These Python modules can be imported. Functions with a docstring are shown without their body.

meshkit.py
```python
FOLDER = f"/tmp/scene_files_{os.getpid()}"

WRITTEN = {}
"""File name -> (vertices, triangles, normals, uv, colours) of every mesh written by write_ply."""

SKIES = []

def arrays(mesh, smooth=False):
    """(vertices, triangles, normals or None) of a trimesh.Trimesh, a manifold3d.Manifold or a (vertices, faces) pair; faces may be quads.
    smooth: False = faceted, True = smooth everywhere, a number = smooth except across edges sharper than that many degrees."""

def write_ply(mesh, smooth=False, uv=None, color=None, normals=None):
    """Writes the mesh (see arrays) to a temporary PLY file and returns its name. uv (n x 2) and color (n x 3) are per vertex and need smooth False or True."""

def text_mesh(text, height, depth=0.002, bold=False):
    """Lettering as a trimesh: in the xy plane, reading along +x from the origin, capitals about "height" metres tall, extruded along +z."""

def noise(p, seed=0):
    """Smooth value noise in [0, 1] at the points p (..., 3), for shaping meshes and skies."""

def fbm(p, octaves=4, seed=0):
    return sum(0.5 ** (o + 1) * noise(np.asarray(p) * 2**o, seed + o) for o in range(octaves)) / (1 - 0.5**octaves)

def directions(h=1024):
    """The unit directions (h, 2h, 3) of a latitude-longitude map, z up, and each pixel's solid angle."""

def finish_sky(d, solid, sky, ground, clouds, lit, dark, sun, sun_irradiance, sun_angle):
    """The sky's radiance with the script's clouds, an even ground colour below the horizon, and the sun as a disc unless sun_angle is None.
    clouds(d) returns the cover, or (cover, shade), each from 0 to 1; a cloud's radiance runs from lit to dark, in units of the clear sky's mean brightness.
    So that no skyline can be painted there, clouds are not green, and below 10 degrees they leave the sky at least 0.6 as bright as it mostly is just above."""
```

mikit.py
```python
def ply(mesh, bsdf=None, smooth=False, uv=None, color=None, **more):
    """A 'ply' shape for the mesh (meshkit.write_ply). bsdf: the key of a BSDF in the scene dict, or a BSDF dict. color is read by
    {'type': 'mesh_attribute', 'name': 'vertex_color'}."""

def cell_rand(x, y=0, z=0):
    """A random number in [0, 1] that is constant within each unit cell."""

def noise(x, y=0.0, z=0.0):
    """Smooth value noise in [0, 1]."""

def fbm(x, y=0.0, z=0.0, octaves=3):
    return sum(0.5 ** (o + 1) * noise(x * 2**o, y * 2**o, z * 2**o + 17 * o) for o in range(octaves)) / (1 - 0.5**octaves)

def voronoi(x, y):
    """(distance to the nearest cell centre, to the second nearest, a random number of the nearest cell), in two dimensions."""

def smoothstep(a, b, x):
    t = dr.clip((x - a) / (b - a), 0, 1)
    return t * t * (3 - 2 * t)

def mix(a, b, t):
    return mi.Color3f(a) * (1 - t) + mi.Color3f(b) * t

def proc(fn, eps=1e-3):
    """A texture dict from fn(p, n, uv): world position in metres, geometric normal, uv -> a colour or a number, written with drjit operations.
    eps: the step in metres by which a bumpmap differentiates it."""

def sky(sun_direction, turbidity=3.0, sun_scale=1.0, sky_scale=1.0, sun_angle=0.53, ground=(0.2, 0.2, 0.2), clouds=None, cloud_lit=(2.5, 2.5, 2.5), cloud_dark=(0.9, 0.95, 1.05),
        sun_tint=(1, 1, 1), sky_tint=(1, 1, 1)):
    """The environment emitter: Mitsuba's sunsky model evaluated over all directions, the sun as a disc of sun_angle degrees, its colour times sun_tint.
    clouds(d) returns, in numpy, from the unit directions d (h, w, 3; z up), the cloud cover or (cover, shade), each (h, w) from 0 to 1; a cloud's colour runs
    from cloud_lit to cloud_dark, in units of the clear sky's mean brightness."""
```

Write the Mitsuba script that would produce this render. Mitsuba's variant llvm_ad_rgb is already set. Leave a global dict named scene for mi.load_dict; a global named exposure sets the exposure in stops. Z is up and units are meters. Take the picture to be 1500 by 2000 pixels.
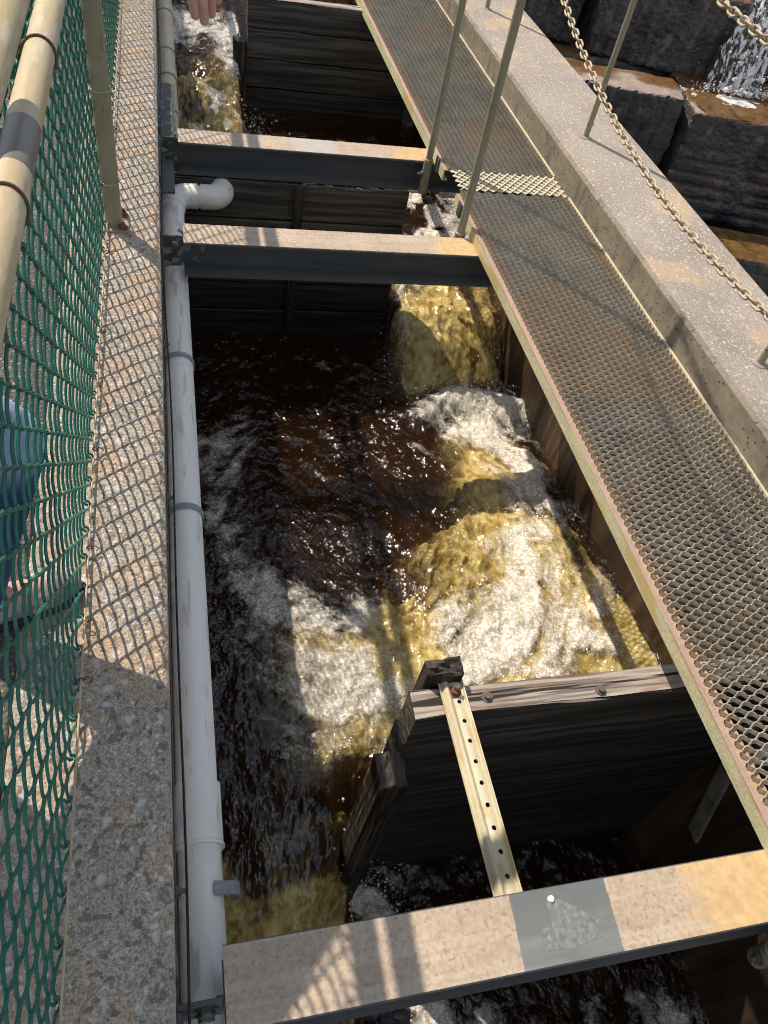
import math, random
import numpy as np
import drjit as dr
import trimesh
import manifold3d as m3
import mitsuba as mi
import mikit
import meshkit
from mikit import proc, noise, fbm, voronoi, cell_rand, smoothstep, mix

random.seed(7)
rng = np.random.default_rng(7)
T = mi.ScalarTransform4f
scene, labels = {"type": "scene"}, {}

# ------------------------------------------------------------------ camera, sky, exposure
CAM = np.array([0.0, 0.0, 1.65])
AX = np.array([[0.96741348, -0.03997909, 0.25002565], [-0.19140401, -0.76190347, 0.61876297], [0.16575783, -0.64645555, -0.74472784]])
fwd, up = AX @ np.array([0, 0, 1.0]), AX @ np.array([0, -1.0, 0])
scene["camera"] = {"type": "perspective", "fov": 53.13, "fov_axis": "x", "near_clip": 0.02, "far_clip": 2000.0,
                   "to_world": T().look_at(origin=CAM.tolist(), target=(CAM + fwd).tolist(), up=up.tolist())}
SUN = (-0.367, 0.516, 0.774)
def clouds(d):
    """unseen cumulus added to lift the fill light, evenly spread"""
    c = meshkit.fbm(d * np.array([3.2, 3.2, 6.0]), 5, 11)
    t = np.clip((c - .42) / .20, 0, 1)
    return t * t * (3 - 2 * t) * .9, np.clip((c - .58) / .2, 0, 1) * .5
scene["sky"] = mikit.sky(SUN, turbidity=3.0, ground=(0.14, 0.13, 0.12), clouds=clouds, cloud_lit=(3.0, 3.0, 3.0), sun_tint=(.95, 1.0, 1.10), sky_tint=(1.06, 1.0, .92))
exposure = 1.85

# ------------------------------------------------------------------ helpers
def numbered(k):
    if k not in scene and k not in labels and not any(q.startswith(k + "__") for q in scene):
        return k
    i = 1
    while True:
        n = f"{k}_{i:03d}"
        if n not in scene and n not in labels:
            return n
        i += 1

def thing(name, label, cat, group=None):
    k = numbered(name)
    labels[k] = {"label": label, "category": cat}
    if group:
        labels[k]["group"] = group
    return k

used = {}
def put(name, shape, parent=None, label=None, **extra):
    k0 = (parent + "__" if parent else "") + name
    n = used.get(k0, 0)
    used[k0] = n + 1
    k = k0 if n == 0 else f"{k0}_{n:03d}"
    scene[k] = shape
    if label or extra:
        labels[k] = {**({"label": label} if label else {}), **extra}
    return k

def add(name, mesh, mat, parent=None, smooth=False, label=None, uv=None, to_world=None, **extra):
    s = mikit.ply(mesh, mat, smooth=smooth, uv=uv)
    if to_world is not None:
        s["to_world"] = to_world
    return put(name, s, parent, label, **extra)

def tm(v, f):
    return trimesh.Trimesh(np.asarray(v, float), np.asarray(f, int), process=False)

def cat(ms):
    return trimesh.util.concatenate(ms)

def box(x0, x1, y0, y1, z0, z1, b=0.004):
    b = min(b, (x1 - x0) / 2.5, (y1 - y0) / 2.5, (z1 - z0) / 2.5)
    pts = []
    for x, sx in ((x0, 1), (x1, -1)):
        for y, sy in ((y0, 1), (y1, -1)):
            for z, sz in ((z0, 1), (z1, -1)):
                pts += [(x + sx * b, y + sy * b, z), (x + sx * b, y, z + sz * b), (x, y + sy * b, z + sz * b)]
    return trimesh.Trimesh(np.array(pts)).convex_hull

def tube(path, r, sides=8, caps=True, closed=False):
    p = np.asarray(path, float)
    n = len(p)
    if closed:
        t = np.roll(p, -1, 0) - np.roll(p, 1, 0)
    else:
        t = np.gradient(p, axis=0)
    t /= np.linalg.norm(t, axis=1, keepdims=True) + 1e-12
    a = np.cross(t[0], [0, 0, 1.0] if abs(t[0][2]) < 0.9 else [1.0, 0, 0])
    a /= np.linalg.norm(a)
    A = [a]
    for i in range(1, n):
        a = A[-1] - t[i] * (A[-1] @ t[i])
        A.append(a / np.linalg.norm(a))
    A = np.array(A)
    B = np.cross(t, A)
    ang = np.arange(sides) * 2 * np.pi / sides
    rr = np.broadcast_to(r, (n,))
    v = (p[:, None] + rr[:, None, None] * (np.cos(ang)[None, :, None] * A[:, None] + np.sin(ang)[None, :, None] * B[:, None])).reshape(-1, 3)
    m = n if closed else n - 1
    i, j = np.meshgrid(np.arange(m), np.arange(sides), indexing="ij")
    i2 = (i + 1) % n
    j2 = (j + 1) % sides
    q = np.stack([i * sides + j, i * sides + j2, i2 * sides + j2, i2 * sides + j], -1).reshape(-1, 4)
    f = np.vstack([q[:, [0, 1, 2]], q[:, [0, 2, 3]]])
    if caps and not closed:
        c0, c1 = len(v), len(v) + 1
        v = np.vstack([v, p[:1], p[-1:]])
        k = np.arange(sides)
        f = np.vstack([f, np.stack([k * 0 + c0, (k + 1) % sides, k], 1), np.stack([k * 0 + c1, (n - 1) * sides + k, (n - 1) * sides + (k + 1) % sides], 1)])
    return tm(v, f)

def cyl(p, q, r, sides=24):
    p, q = np.asarray(p, float), np.asarray(q, float)
    return tube([p, q], r, sides)

def extrude_y(poly, y0, y1):
    """closed xz polygon (ccw) extruded along y"""
    from shapely.geometry import Polygon
    m = trimesh.creation.extrude_polygon(Polygon(poly), y1 - y0, engine="earcut")
    v = np.array(m.vertices)
    v = np.stack([v[:, 0], y1 - v[:, 2], v[:, 1]], 1)
    return tm(v, m.faces)

def extrude_x(poly, x0, x1):
    """closed yz polygon extruded along x"""
    from shapely.geometry import Polygon
    m = trimesh.creation.extrude_polygon(Polygon(poly), x1 - x0, engine="earcut")
    v = np.array(m.vertices)
    return tm(np.stack([x0 + v[:, 2], v[:, 0], v[:, 1]], 1), m.faces)

def hexbolt(p, axis, r=0.017, h=0.013, shank=0.0, washer=True):
    axis = np.asarray(axis, float)
    p = np.asarray(p, float)
    ms = [cyl(p, p + axis * h, r, 6)]
    if washer:
        ms.append(cyl(p - axis * 0.002, p + axis * 0.004, r * 1.35, 18))
    if shank:
        ms.append(cyl(p, p + axis * (h + shank), r * 0.55, 12))
    return cat(ms)

def ss(a, b, x):
    t = np.clip((x - a) / (b - a), 0, 1)
    return t * t * (3 - 2 * t)

# ------------------------------------------------------------------ materials
def principled(key, color, rough=0.6, spec=0.4, metallic=0.0, bump=None, bump_scale=1.0, eps=1e-3, two=True, **kw):
    b = {"type": "principled", "base_color": proc(color) if callable(color) else {"type": "rgb", "value": list(color)},
         "roughness": proc(rough) if callable(rough) else float(rough), "specular": float(spec), "metallic": float(metallic), **kw}
    if bump:
        b = {"type": "bumpmap", "arbitrary": proc(bump, eps), "scale": float(bump_scale), "bsdf": b}
    if two:
        b = {"type": "twosided", "bsdf": b}
    scene[key] = b
    return key

def speck(p, s, k):
    """small flecks: 1 inside a few random cells"""
    d, _, w = voronoi(p.x * s + fbm(p.x * s * .7, p.y * s * .7, p.z * s) * 1.3, p.y * s * .8 + p.z * s * .6 + fbm(p.y * s * .6, p.x * s * .6, k) * 1.3)
    return dr.select(w > k, 1 - smoothstep(.16, .40, d), 0.0)

def c_curb(p, n, uv):
    g = .5 * fbm(p.x * 190, p.y * 190, p.z * 190, 2) + .5 * noise(p.x * 420, p.y * 420, p.z * 420)
    base = mix((.225, .198, .165), (.475, .425, .355), smoothstep(.22, .78, g))
    base = base * (.86 + .30 * fbm(p.x * 6, p.y * 6, 3.0))
    e = fbm(p.x * 14, p.y * 10, 9.0, 4)
    lich = smoothstep(.50, .64, e + .10 * smoothstep(-.10, -.22, p.x) - .03)
    base = mix(base, mi.Color3f(.50, .325, .19) * (.50 + .9 * g), lich * .38)
    base = mix(base, (.62, .60, .56), speck(p, 75.0, .86) * .8)
    base = mix(base, (.58, .57, .55), speck(p, 34.0, .90) * .75)
    return mix(base, (.09, .075, .06), smoothstep(.62, .74, fbm(p.x * 75, p.y * 75, 5.0, 2)) * .55)
principled("m_curb", c_curb, .9, .2, bump=lambda p, n, uv: fbm(p.x * 190, p.y * 190, p.z * 190, 2) + fbm(p.x * 40, p.y * 40, p.z * 40, 2), bump_scale=.004)

def c_parapet(p, n, uv):
    top = smoothstep(.6, .9, n.z)
    g = fbm(p.x * 200, p.y * 200, p.z * 200, 2)
    a = mix((.225, .198, .172), (.375, .332, .29), g) * (.82 + .36 * fbm(p.x * 5, p.y * 5, 1.0))
    cr = dr.abs(fbm(p.x * 10, p.y * 7, 2.0, 3) - .5)
    a = mix(a, (.52, .32, .16), (1 - smoothstep(.0, .016, cr)) * smoothstep(.5, .62, fbm(p.x * 2.6, p.y * 2.0, 7.0)) * .85)
    a = mix(a, (.50, .36, .22), smoothstep(.57, .72, fbm(p.x * 4, p.y * 4, 17.0)) * .5)
    a = mix(a, (.66, .61, .55), speck(p, 58.0, .84) * .55)
    a = mix(a, (.60, .56, .50), speck(p, 120.0, .72) * .6)
    s = mix((.20, .17, .125), (.30, .262, .20), fbm(p.y * 9, p.z * 26, 1.0)) * (.72 + .4 * fbm(p.y * 60, p.z * 60, 2.0))
    s = mix(s, (.12, .10, .08), smoothstep(.56, .72, fbm(p.y * 16, p.z * 7, 3.0)) * .6)
    hole, _, w = voronoi(p.y * 38, p.z * 38)
    s = mix(s, (.03, .028, .024), dr.select(w > .78, 1 - smoothstep(.10, .2, hole), 0.0))
    return mix(s, a, top)
principled("m_parapet", c_parapet, .9, .2, bump=lambda p, n, uv: fbm(p.x * 160, p.y * 160, p.z * 160, 2), bump_scale=.003)

def c_wallwood(p, n, uv):
    stripe = noise(p.y * 42, p.z * 1.2, 1.0)
    b = mix((.045, .028, .016), (.17, .105, .055), stripe * smoothstep(.3, .7, noise(p.y * 5, p.z * 1.5, 4.0)))
    return b * (.7 + .6 * fbm(p.y * 20, p.z * 8, 3.0))
principled("m_flume_wall", c_wallwood, .55, .4, bump=lambda p, n, uv: noise(p.y * 42, p.z * 1.2, 1.0), bump_scale=.006)

def c_asphalt(p, n, uv):
    d, _, w = voronoi(p.x * 95, p.y * 95)
    b = mix((.085, .078, .072), (.185, .168, .155), w * (1 - smoothstep(.3, .55, d)))
    return mix(b, (.33, .30, .265), dr.select(w > .86, 1 - smoothstep(.2, .4, d), 0.0)) * (.8 + .4 * fbm(p.x * 3, p.y * 3))
principled("m_asphalt", c_asphalt, .9, .25, bump=lambda p, n, uv: voronoi(p.x * 95, p.y * 95)[0], bump_scale=.004)
principled("m_bed", lambda p, n, uv: mix((.05, .04, .028), (.12, .10, .07), fbm(p.x * 3, p.y * 3)), .8, .3)

def c_plank(p, n, uv):
    wob = .018 * fbm(p.x * 3.0, 2.0, p.z * 3.0, 2)
    gr = fbm(p.x * 2.4, p.y * 30, (p.z + wob) * 42, 4)
    b = mix((.026, .023, .019), (.080, .070, .058), smoothstep(.35, .75, gr))
    b = mix(b, (.12, .108, .092), smoothstep(.60, .78, fbm(p.x * 1.6, p.y * 30, (p.z + wob) * 70, 4)) * .5)
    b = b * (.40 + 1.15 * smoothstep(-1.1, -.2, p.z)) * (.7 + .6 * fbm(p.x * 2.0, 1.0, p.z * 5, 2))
    t = fbm(p.x * 4.5, p.y * 130, 2.0, 4)
    top = mix((.15, .125, .105), (.40, .35, .305), smoothstep(.28, .66, t))
    top = mix(top, (.22, .12, .07), smoothstep(.60, .75, fbm(p.x * 5.0, p.y * 30, 14.0, 3)) * .6)
    top = mix(top, (.025, .02, .016), smoothstep(.55, .60, fbm(p.x * 2.0, p.y * 60, 8.0, 3)))
    return mix(b, top, smoothstep(.75, .95, n.z) * dr.select((p.z > -.272) & ((p.z < -.2) | (p.z > -.075)), 1.0, 0.0))
principled("m_plank", c_plank, .62, .35, bump=lambda p, n, uv: fbm(p.x * 2.4, p.y * 90 + p.z * 8, p.z * 60, 4), bump_scale=.005)

def c_endgrain(p, n, uv):
    g = fbm(p.x * 90, p.y * 90, p.z * 4, 3)
    b = mix((.012, .010, .008), (.055, .045, .036), smoothstep(.35, .75, g))
    b = mix(b, (.15, .10, .06), smoothstep(.64, .76, fbm(p.x * 50, p.y * 50, p.z * 2.5, 3)) * .7)
    return mix(b, mix((.03, .026, .022), (.085, .07, .06), noise(p.x * 160, p.y * 50, 1.0)), smoothstep(.7, .95, n.z))
principled("m_post_wood", c_endgrain, .75, .3, bump=lambda p, n, uv: fbm(p.x * 110, p.y * 110, p.z * 5, 3), bump_scale=.006)

def c_beam(p, n, uv):
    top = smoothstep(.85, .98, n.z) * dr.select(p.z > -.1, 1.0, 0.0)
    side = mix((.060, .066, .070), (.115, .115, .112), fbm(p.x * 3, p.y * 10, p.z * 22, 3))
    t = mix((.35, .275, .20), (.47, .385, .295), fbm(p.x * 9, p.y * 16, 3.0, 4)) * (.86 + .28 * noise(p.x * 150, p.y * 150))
    t = mix(t, (.20, .12, .07), smoothstep(.64, .78, fbm(p.x * 130, p.y * 130, 12.0, 3)) * .45)
    r = smoothstep(.42, .62, fbm(p.x * 4, p.y * 7, 6.0, 3) * .55 + .45 * smoothstep(.85, 1.30, p.x) + .06 * fbm(p.x * 45, p.y * 45, 2.0))
    t = mix(t, mi.Color3f(.60, .40, .18) * (.78 + .45 * fbm(p.x * 60, p.y * 60, 1.0)), r * .72)
    t = mix(t, (.60, .54, .47), smoothstep(.58, .72, fbm(p.x * 2.0, p.y * 55, 9.0, 3)) * .18)
    def pad(x0, x1, y0, y1, slant):
        w = .004 * fbm(p.x * 40, p.y * 90, 5.0)
        x = p.x + slant * (p.y - y0) + w
        return smoothstep(x0 - .002, x0 + .002, x) * (1 - smoothstep(x1 - .002, x1 + .002, x)) * dr.select((p.y > y0 - .1) & (p.y < y1 + .1), 1.0, 0.0)
    grey = mix((.135, .15, .152), (.235, .245, .24), fbm(p.x * 12, p.y * 60, 4.0, 3) * smoothstep(.33, .2, p.y))
    t = mix(t, grey, pad(.634, .862, .18, .35, -.06))
    t = mix(t, (.40, .385, .36), pad(.60, .815, 3.70, 3.92, .1) * .85)
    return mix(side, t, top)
principled("m_beam", c_beam, lambda p, n, uv: .42 + .25 * fbm(p.x * 20, p.y * 20, p.z * 20), .4, bump=lambda p, n, uv: fbm(p.x * 70, p.y * 70, p.z * 70, 2), bump_scale=.0012)
principled("m_bracket", lambda p, n, uv: mix(mix((.055, .06, .058), (.10, .105, .098), fbm(p.x * 30, p.y * 30, p.z * 30)), (.26, .255, .225), smoothstep(.58, .66, fbm(p.x * 22, p.y * 22, p.z * 22, 3)) * .7), .5, .4)
principled("m_bolt", lambda p, n, uv: mix((.10, .095, .08), (.20, .185, .15), noise(p.x * 150, p.y * 150, p.z * 150)), .45, .5, metallic=.3)
principled("m_rust_bolt", lambda p, n, uv: mix((.10, .04, .025), (.24, .11, .06), noise(p.x * 200, p.y * 200, p.z * 200)), .8, .3)
principled("m_tar", lambda p, n, uv: mix((.12, .132, .133), (.25, .26, .252), fbm(p.x * 130, p.y * 130, 1.0, 3)), .4, .45, bump=lambda p, n, uv: fbm(p.x * 110, p.y * 110, 3.0, 3), bump_scale=.003)
principled("m_pvc", lambda p, n, uv: mix(mix((.82, .80, .74), (.90, .88, .83), fbm(p.x * 9, p.y * 4, p.z * 9, 3)), (.42, .39, .33), smoothstep(.60, .74, fbm(p.x * 60, p.y * 9, p.z * 60, 3)) * .5), .38, .45)
principled("m_pvc_old", lambda p, n, uv: mix((.46, .385, .25), (.62, .54, .39), fbm(p.x * 9, p.y * 6, p.z * 9, 3)) * (.85 + .25 * noise(p.x * 50, p.y * 14, p.z * 50)), .5, .4)
principled("m_strap", lambda p, n, uv: mix((.23, .25, .275), (.31, .33, .35), noise(p.x * 60, p.y * 60, p.z * 60)), .45, .4)
principled("m_cable", (.018, .018, .026), .45, .4)

def c_post(p, n, uv):
    b = mix((.215, .195, .125), (.315, .285, .19), fbm(p.x * 25, p.y * 25, p.z * 7, 3))
    return mix(b, (.15, .115, .07), smoothstep(.62, .76, fbm(p.x * 70, p.y * 70, p.z * 25, 3)) * .55)
principled("m_post", c_post, .5, .4, bump=lambda p, n, uv: fbm(p.x * 160, p.y * 160, p.z * 160, 2), bump_scale=.0008)

def c_rail(p, n, uv):
    b = mix((.43, .345, .20), (.56, .47, .305), fbm(p.x * 18, p.y * 5, p.z * 18, 3))
    return mix(b, (.62, .57, .46), smoothstep(.55, .72, fbm(p.x * 60, p.y * 12, p.z * 60, 3)) * .55)
principled("m_rail", c_rail, .42, .45, bump=lambda p, n, uv: fbm(p.x * 150, p.y * 60, p.z * 150, 2), bump_scale=.0006)
principled("m_grey_band", lambda p, n, uv: mix((.13, .12, .115), (.19, .18, .17), fbm(p.x * 40, p.y * 8, p.z * 40, 3)), .36, .45)
principled("m_tie", (.12, .08, .05), .55, .4)
principled("m_vinyl", lambda p, n, uv: mix((.008, .095, .068), (.018, .165, .12), fbm(p.x * 20, p.y * 20, p.z * 20)) * (.8 + .4 * noise(p.x * 200, p.y * 200, p.z * 200)), .36, .5)
principled("m_tension", lambda p, n, uv: mix((.40, .32, .20), (.55, .47, .33), noise(p.y * 30)), .5, .4)

def c_stringer(p, n, uv):
    top = smoothstep(.8, .98, n.z)
    f = mix((.46, .43, .25), (.60, .565, .37), fbm(p.y * 9, p.z * 30, 1.0, 3)) * (.85 + .3 * noise(p.y * 220, p.z * 220))
    f = mix(f, (.36, .20, .075), smoothstep(-.036, -.018, p.z + .014 * (fbm(p.y * 7, 3.0, 1.0, 3) - .5)) * .75)
    chip = smoothstep(.60, .66, fbm(p.y * 3.4, 8.0, p.z * 9, 3))
    f = mix(f, (.50, .37, .15), chip * .8)
    t = mix((.30, .20, .19), (.42, .30, .28), fbm(p.x * 60, p.y * 14, 2.0, 3))
    t = mix(t, (.46, .34, .20), smoothstep(.012, .024, p.x - 1.295 + .010 * fbm(p.y * 40, 1.0, 1.0, 2)) * .7)
    return mix(f, t, top)
principled("m_stringer", c_stringer, .55, .4, bump=lambda p, n, uv: fbm(p.x * 90, p.y * 90, p.z * 90, 2), bump_scale=.001)
def c_grate(p, n, uv):
    b = mix((.26, .23, .175), (.41, .365, .285), fbm(p.x * 9, p.y * 9, 2.0, 3)) * (.8 + .4 * noise(p.x * 150, p.y * 150, p.z * 100))
    e = smoothstep(.58, .70, fbm(p.x * 3, p.y * 3, 5.0, 3)) + 1 - smoothstep(.0, .05, p.x - 1.312)
    return mix(b, (.44, .30, .17), dr.clip(e, 0, 1) * .45)
principled("m_grate", c_grate, .6, .4)
principled("m_grate_new", lambda p, n, uv: mix((.50, .44, .30), (.64, .585, .44), fbm(p.x * 20, p.y * 20)), .5, .4)
principled("m_strut", lambda p, n, uv: mix(mix((.47, .415, .27), (.60, .545, .39), fbm(p.x * 30, p.y * 9, p.z * 30, 3)), (.50, .36, .13), smoothstep(.58, .72, fbm(p.x * 60, p.y * 14, 3.0, 3)) * .6), .5, .4)
principled("m_chain", lambda p, n, uv: mix((.34, .26, .16), (.54, .45, .31), fbm(p.x * 60, p.y * 60, p.z * 60, 2)), .42, .5)

def c_stone(p, n, uv):
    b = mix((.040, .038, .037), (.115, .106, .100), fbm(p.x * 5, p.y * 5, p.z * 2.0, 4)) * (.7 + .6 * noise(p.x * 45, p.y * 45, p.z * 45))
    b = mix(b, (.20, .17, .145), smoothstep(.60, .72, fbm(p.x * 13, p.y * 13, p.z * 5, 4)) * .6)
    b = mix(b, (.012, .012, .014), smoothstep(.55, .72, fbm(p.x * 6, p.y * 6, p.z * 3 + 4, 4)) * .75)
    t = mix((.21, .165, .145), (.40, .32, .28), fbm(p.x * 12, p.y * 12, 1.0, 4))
    wet = smoothstep(.44, .54, fbm(p.x * 2.0, p.y * 2.0, 4.0, 3) + .35 * smoothstep(4.1, 4.9, p.x) + .12 * smoothstep(6.5, 6.9, p.y))
    t = mix(t, mix((.075, .035, .012), (.19, .10, .035), fbm(p.x * 20, p.y * 20, 2.0)), wet)
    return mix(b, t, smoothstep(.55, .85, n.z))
principled("m_stone", c_stone, lambda p, n, uv: .62 - .4 * smoothstep(.5, .6, fbm(p.x * 2.0, p.y * 2.0, 4.0, 3) + .35 * smoothstep(4.1, 4.9, p.x)), .4,
           bump=lambda p, n, uv: fbm(p.x * 34, p.y * 34, p.z * 34, 4), bump_scale=.02)

# water: uv.x = foam on the surface, uv.y = how close under the surface the cloud of air bubbles reaches
def foam_amount(p, uv):
    r = 1 - dr.abs(2 * fbm(p.x * 16 + 2.5 * fbm(p.x * 6, p.y * 6, 8.0, 2), p.y * 19, 5.0, 3) - 1)
    g = .28 * fbm(p.x * 24, p.y * 28, 1.0, 3) + .26 * r + .24 * fbm(p.x * 80, p.y * 85, 2.0, 2) + .22 * noise(p.x * 230, p.y * 230, 3.0)
    return smoothstep(.39, .86, uv.x * .88 - .29 + g * .76)
def c_foam(p, n, uv):
    d1, d2, w = voronoi(p.x * 120 + fbm(p.x * 30, p.y * 30) * 2, p.y * 120 + fbm(p.y * 30, p.x * 30, 7.0) * 2)
    return mix((.60, .54, .41), (.96, .945, .90), smoothstep(.1, .8, w)) * (.66 + .34 * smoothstep(.0, .35, d2 - d1))
def b_water(p, n, uv):
    k = dr.clip(uv.x, 0, 1)
    calm = smoothstep(.34, .62, fbm(p.x * 3.2, p.y * 2.4, 21.0, 3)) + .5 * k
    return (fbm(p.x * 30, p.y * 22, 2.0, 3) * 1.2 + .36 * fbm(p.x * 85, p.y * 60, 4.0, 2)) * (.35 + .65 * calm) + .34 * k * voronoi(p.x * 120, p.y * 120)[0]
def bumped(d, k=.013):
    return {"type": "twosided", "bsdf": {"type": "bumpmap", "arbitrary": proc(b_water, 1.5e-3), "scale": k, "bsdf": d}}
scene["m_water"] = {"type": "blendbsdf", "weight": proc(lambda p, n, uv: foam_amount(p, uv) * .88),
    "a": {"type": "blendbsdf", "weight": .055, "a": {"type": "null"}, "b": bumped({"type": "roughconductor", "material": "none", "distribution": "ggx", "alpha": .022})},
    "b": bumped({"type": "principled", "base_color": proc(c_foam), "roughness": .42, "specular": .25}, .006)}
scene["peaty_water"] = {"type": "homogeneous", "albedo": {"type": "rgb", "value": [.10, .042, .012]}, "sigma_t": 6.0}
def c_depth(p, n, uv):
    w2 = fbm(p.x * 38 + 3 * fbm(p.x * 12, p.y * 9, p.z * 9), p.y * 30 + 5, p.z * 34, 3)
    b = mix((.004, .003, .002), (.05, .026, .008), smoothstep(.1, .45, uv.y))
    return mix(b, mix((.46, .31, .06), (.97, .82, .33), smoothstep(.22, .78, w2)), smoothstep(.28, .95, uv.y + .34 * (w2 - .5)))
principled("m_depth", c_depth, .6, .2)
scene["m_bubble"] = {"type": "thindielectric", "int_ior": 1.33}
principled("m_drop", (.80, .80, .78), .12, .5)
def c_fall(p, n, uv):
    w = fbm(p.x * 40, p.y * 40, p.z * 9, 3)
    return mix((.05, .04, .03), (.85, .85, .84), smoothstep(.42, .62, w))
principled("m_fall", c_fall, .2, .5, bump=lambda p, n, uv: fbm(p.x * 60, p.y * 60, p.z * 12, 3), bump_scale=.02)
def c_shallow(p, n, uv):
    return mix(mix((.06, .03, .010), (.24, .145, .045), fbm(p.x * 14, p.y * 14, 1.0, 3)), (.75, .73, .70), smoothstep(.56, .7, uv.x * .6 + .5 * fbm(p.x * 45, p.y * 45, 3.0, 3)))
principled("m_shallow", c_shallow, .08, .4, bump=lambda p, n, uv: fbm(p.x * 30, p.y * 30, 3.0, 3), bump_scale=.006)

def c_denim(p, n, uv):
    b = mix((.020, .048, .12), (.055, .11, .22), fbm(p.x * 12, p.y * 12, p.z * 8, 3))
    b = mix(b, (.30, .40, .54), smoothstep(.46, .55, p.z + .03 * fbm(p.x * 30, p.y * 30, 2.0)) * (1 - smoothstep(.56, .8, p.z)))  # paler blue over knee and thigh, painted for sunlight falling there
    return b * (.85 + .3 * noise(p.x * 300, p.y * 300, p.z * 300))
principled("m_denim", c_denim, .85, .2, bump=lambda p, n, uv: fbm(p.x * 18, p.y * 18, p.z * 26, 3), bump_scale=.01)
principled("m_jacket", lambda p, n, uv: mix((.05, .06, .085), (.08, .095, .13), fbm(p.x * 15, p.y * 15, p.z * 15)), .85, .2)
principled("m_shirt", lambda p, n, uv: mix((.18, .07, .065), (.24, .10, .09), fbm(p.x * 15, p.y * 15, p.z * 15)), .85, .2)
principled("m_skin", lambda p, n, uv: mix((.50, .255, .215), (.62, .36, .30), fbm(p.x * 30, p.y * 30, p.z * 30, 3)), .5, .35, bump=lambda p, n, uv: fbm(p.x * 200, p.y * 200, p.z * 200, 2), bump_scale=.0008)
principled("m_hair", (.05, .032, .02), .6, .3)
principled("m_shoe", lambda p, n, uv: mix((.20, .175, .165), (.38, .34, .32), smoothstep(.4, .6, fbm(p.x * 30, p.y * 30, p.z * 30))), .7, .3)
principled("m_sole", (.035, .033, .032), .8, .3)
principled("m_lace", (.45, .05, .06), .7, .3)
principled("m_white", (.72, .70, .62), .6, .3)

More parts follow.
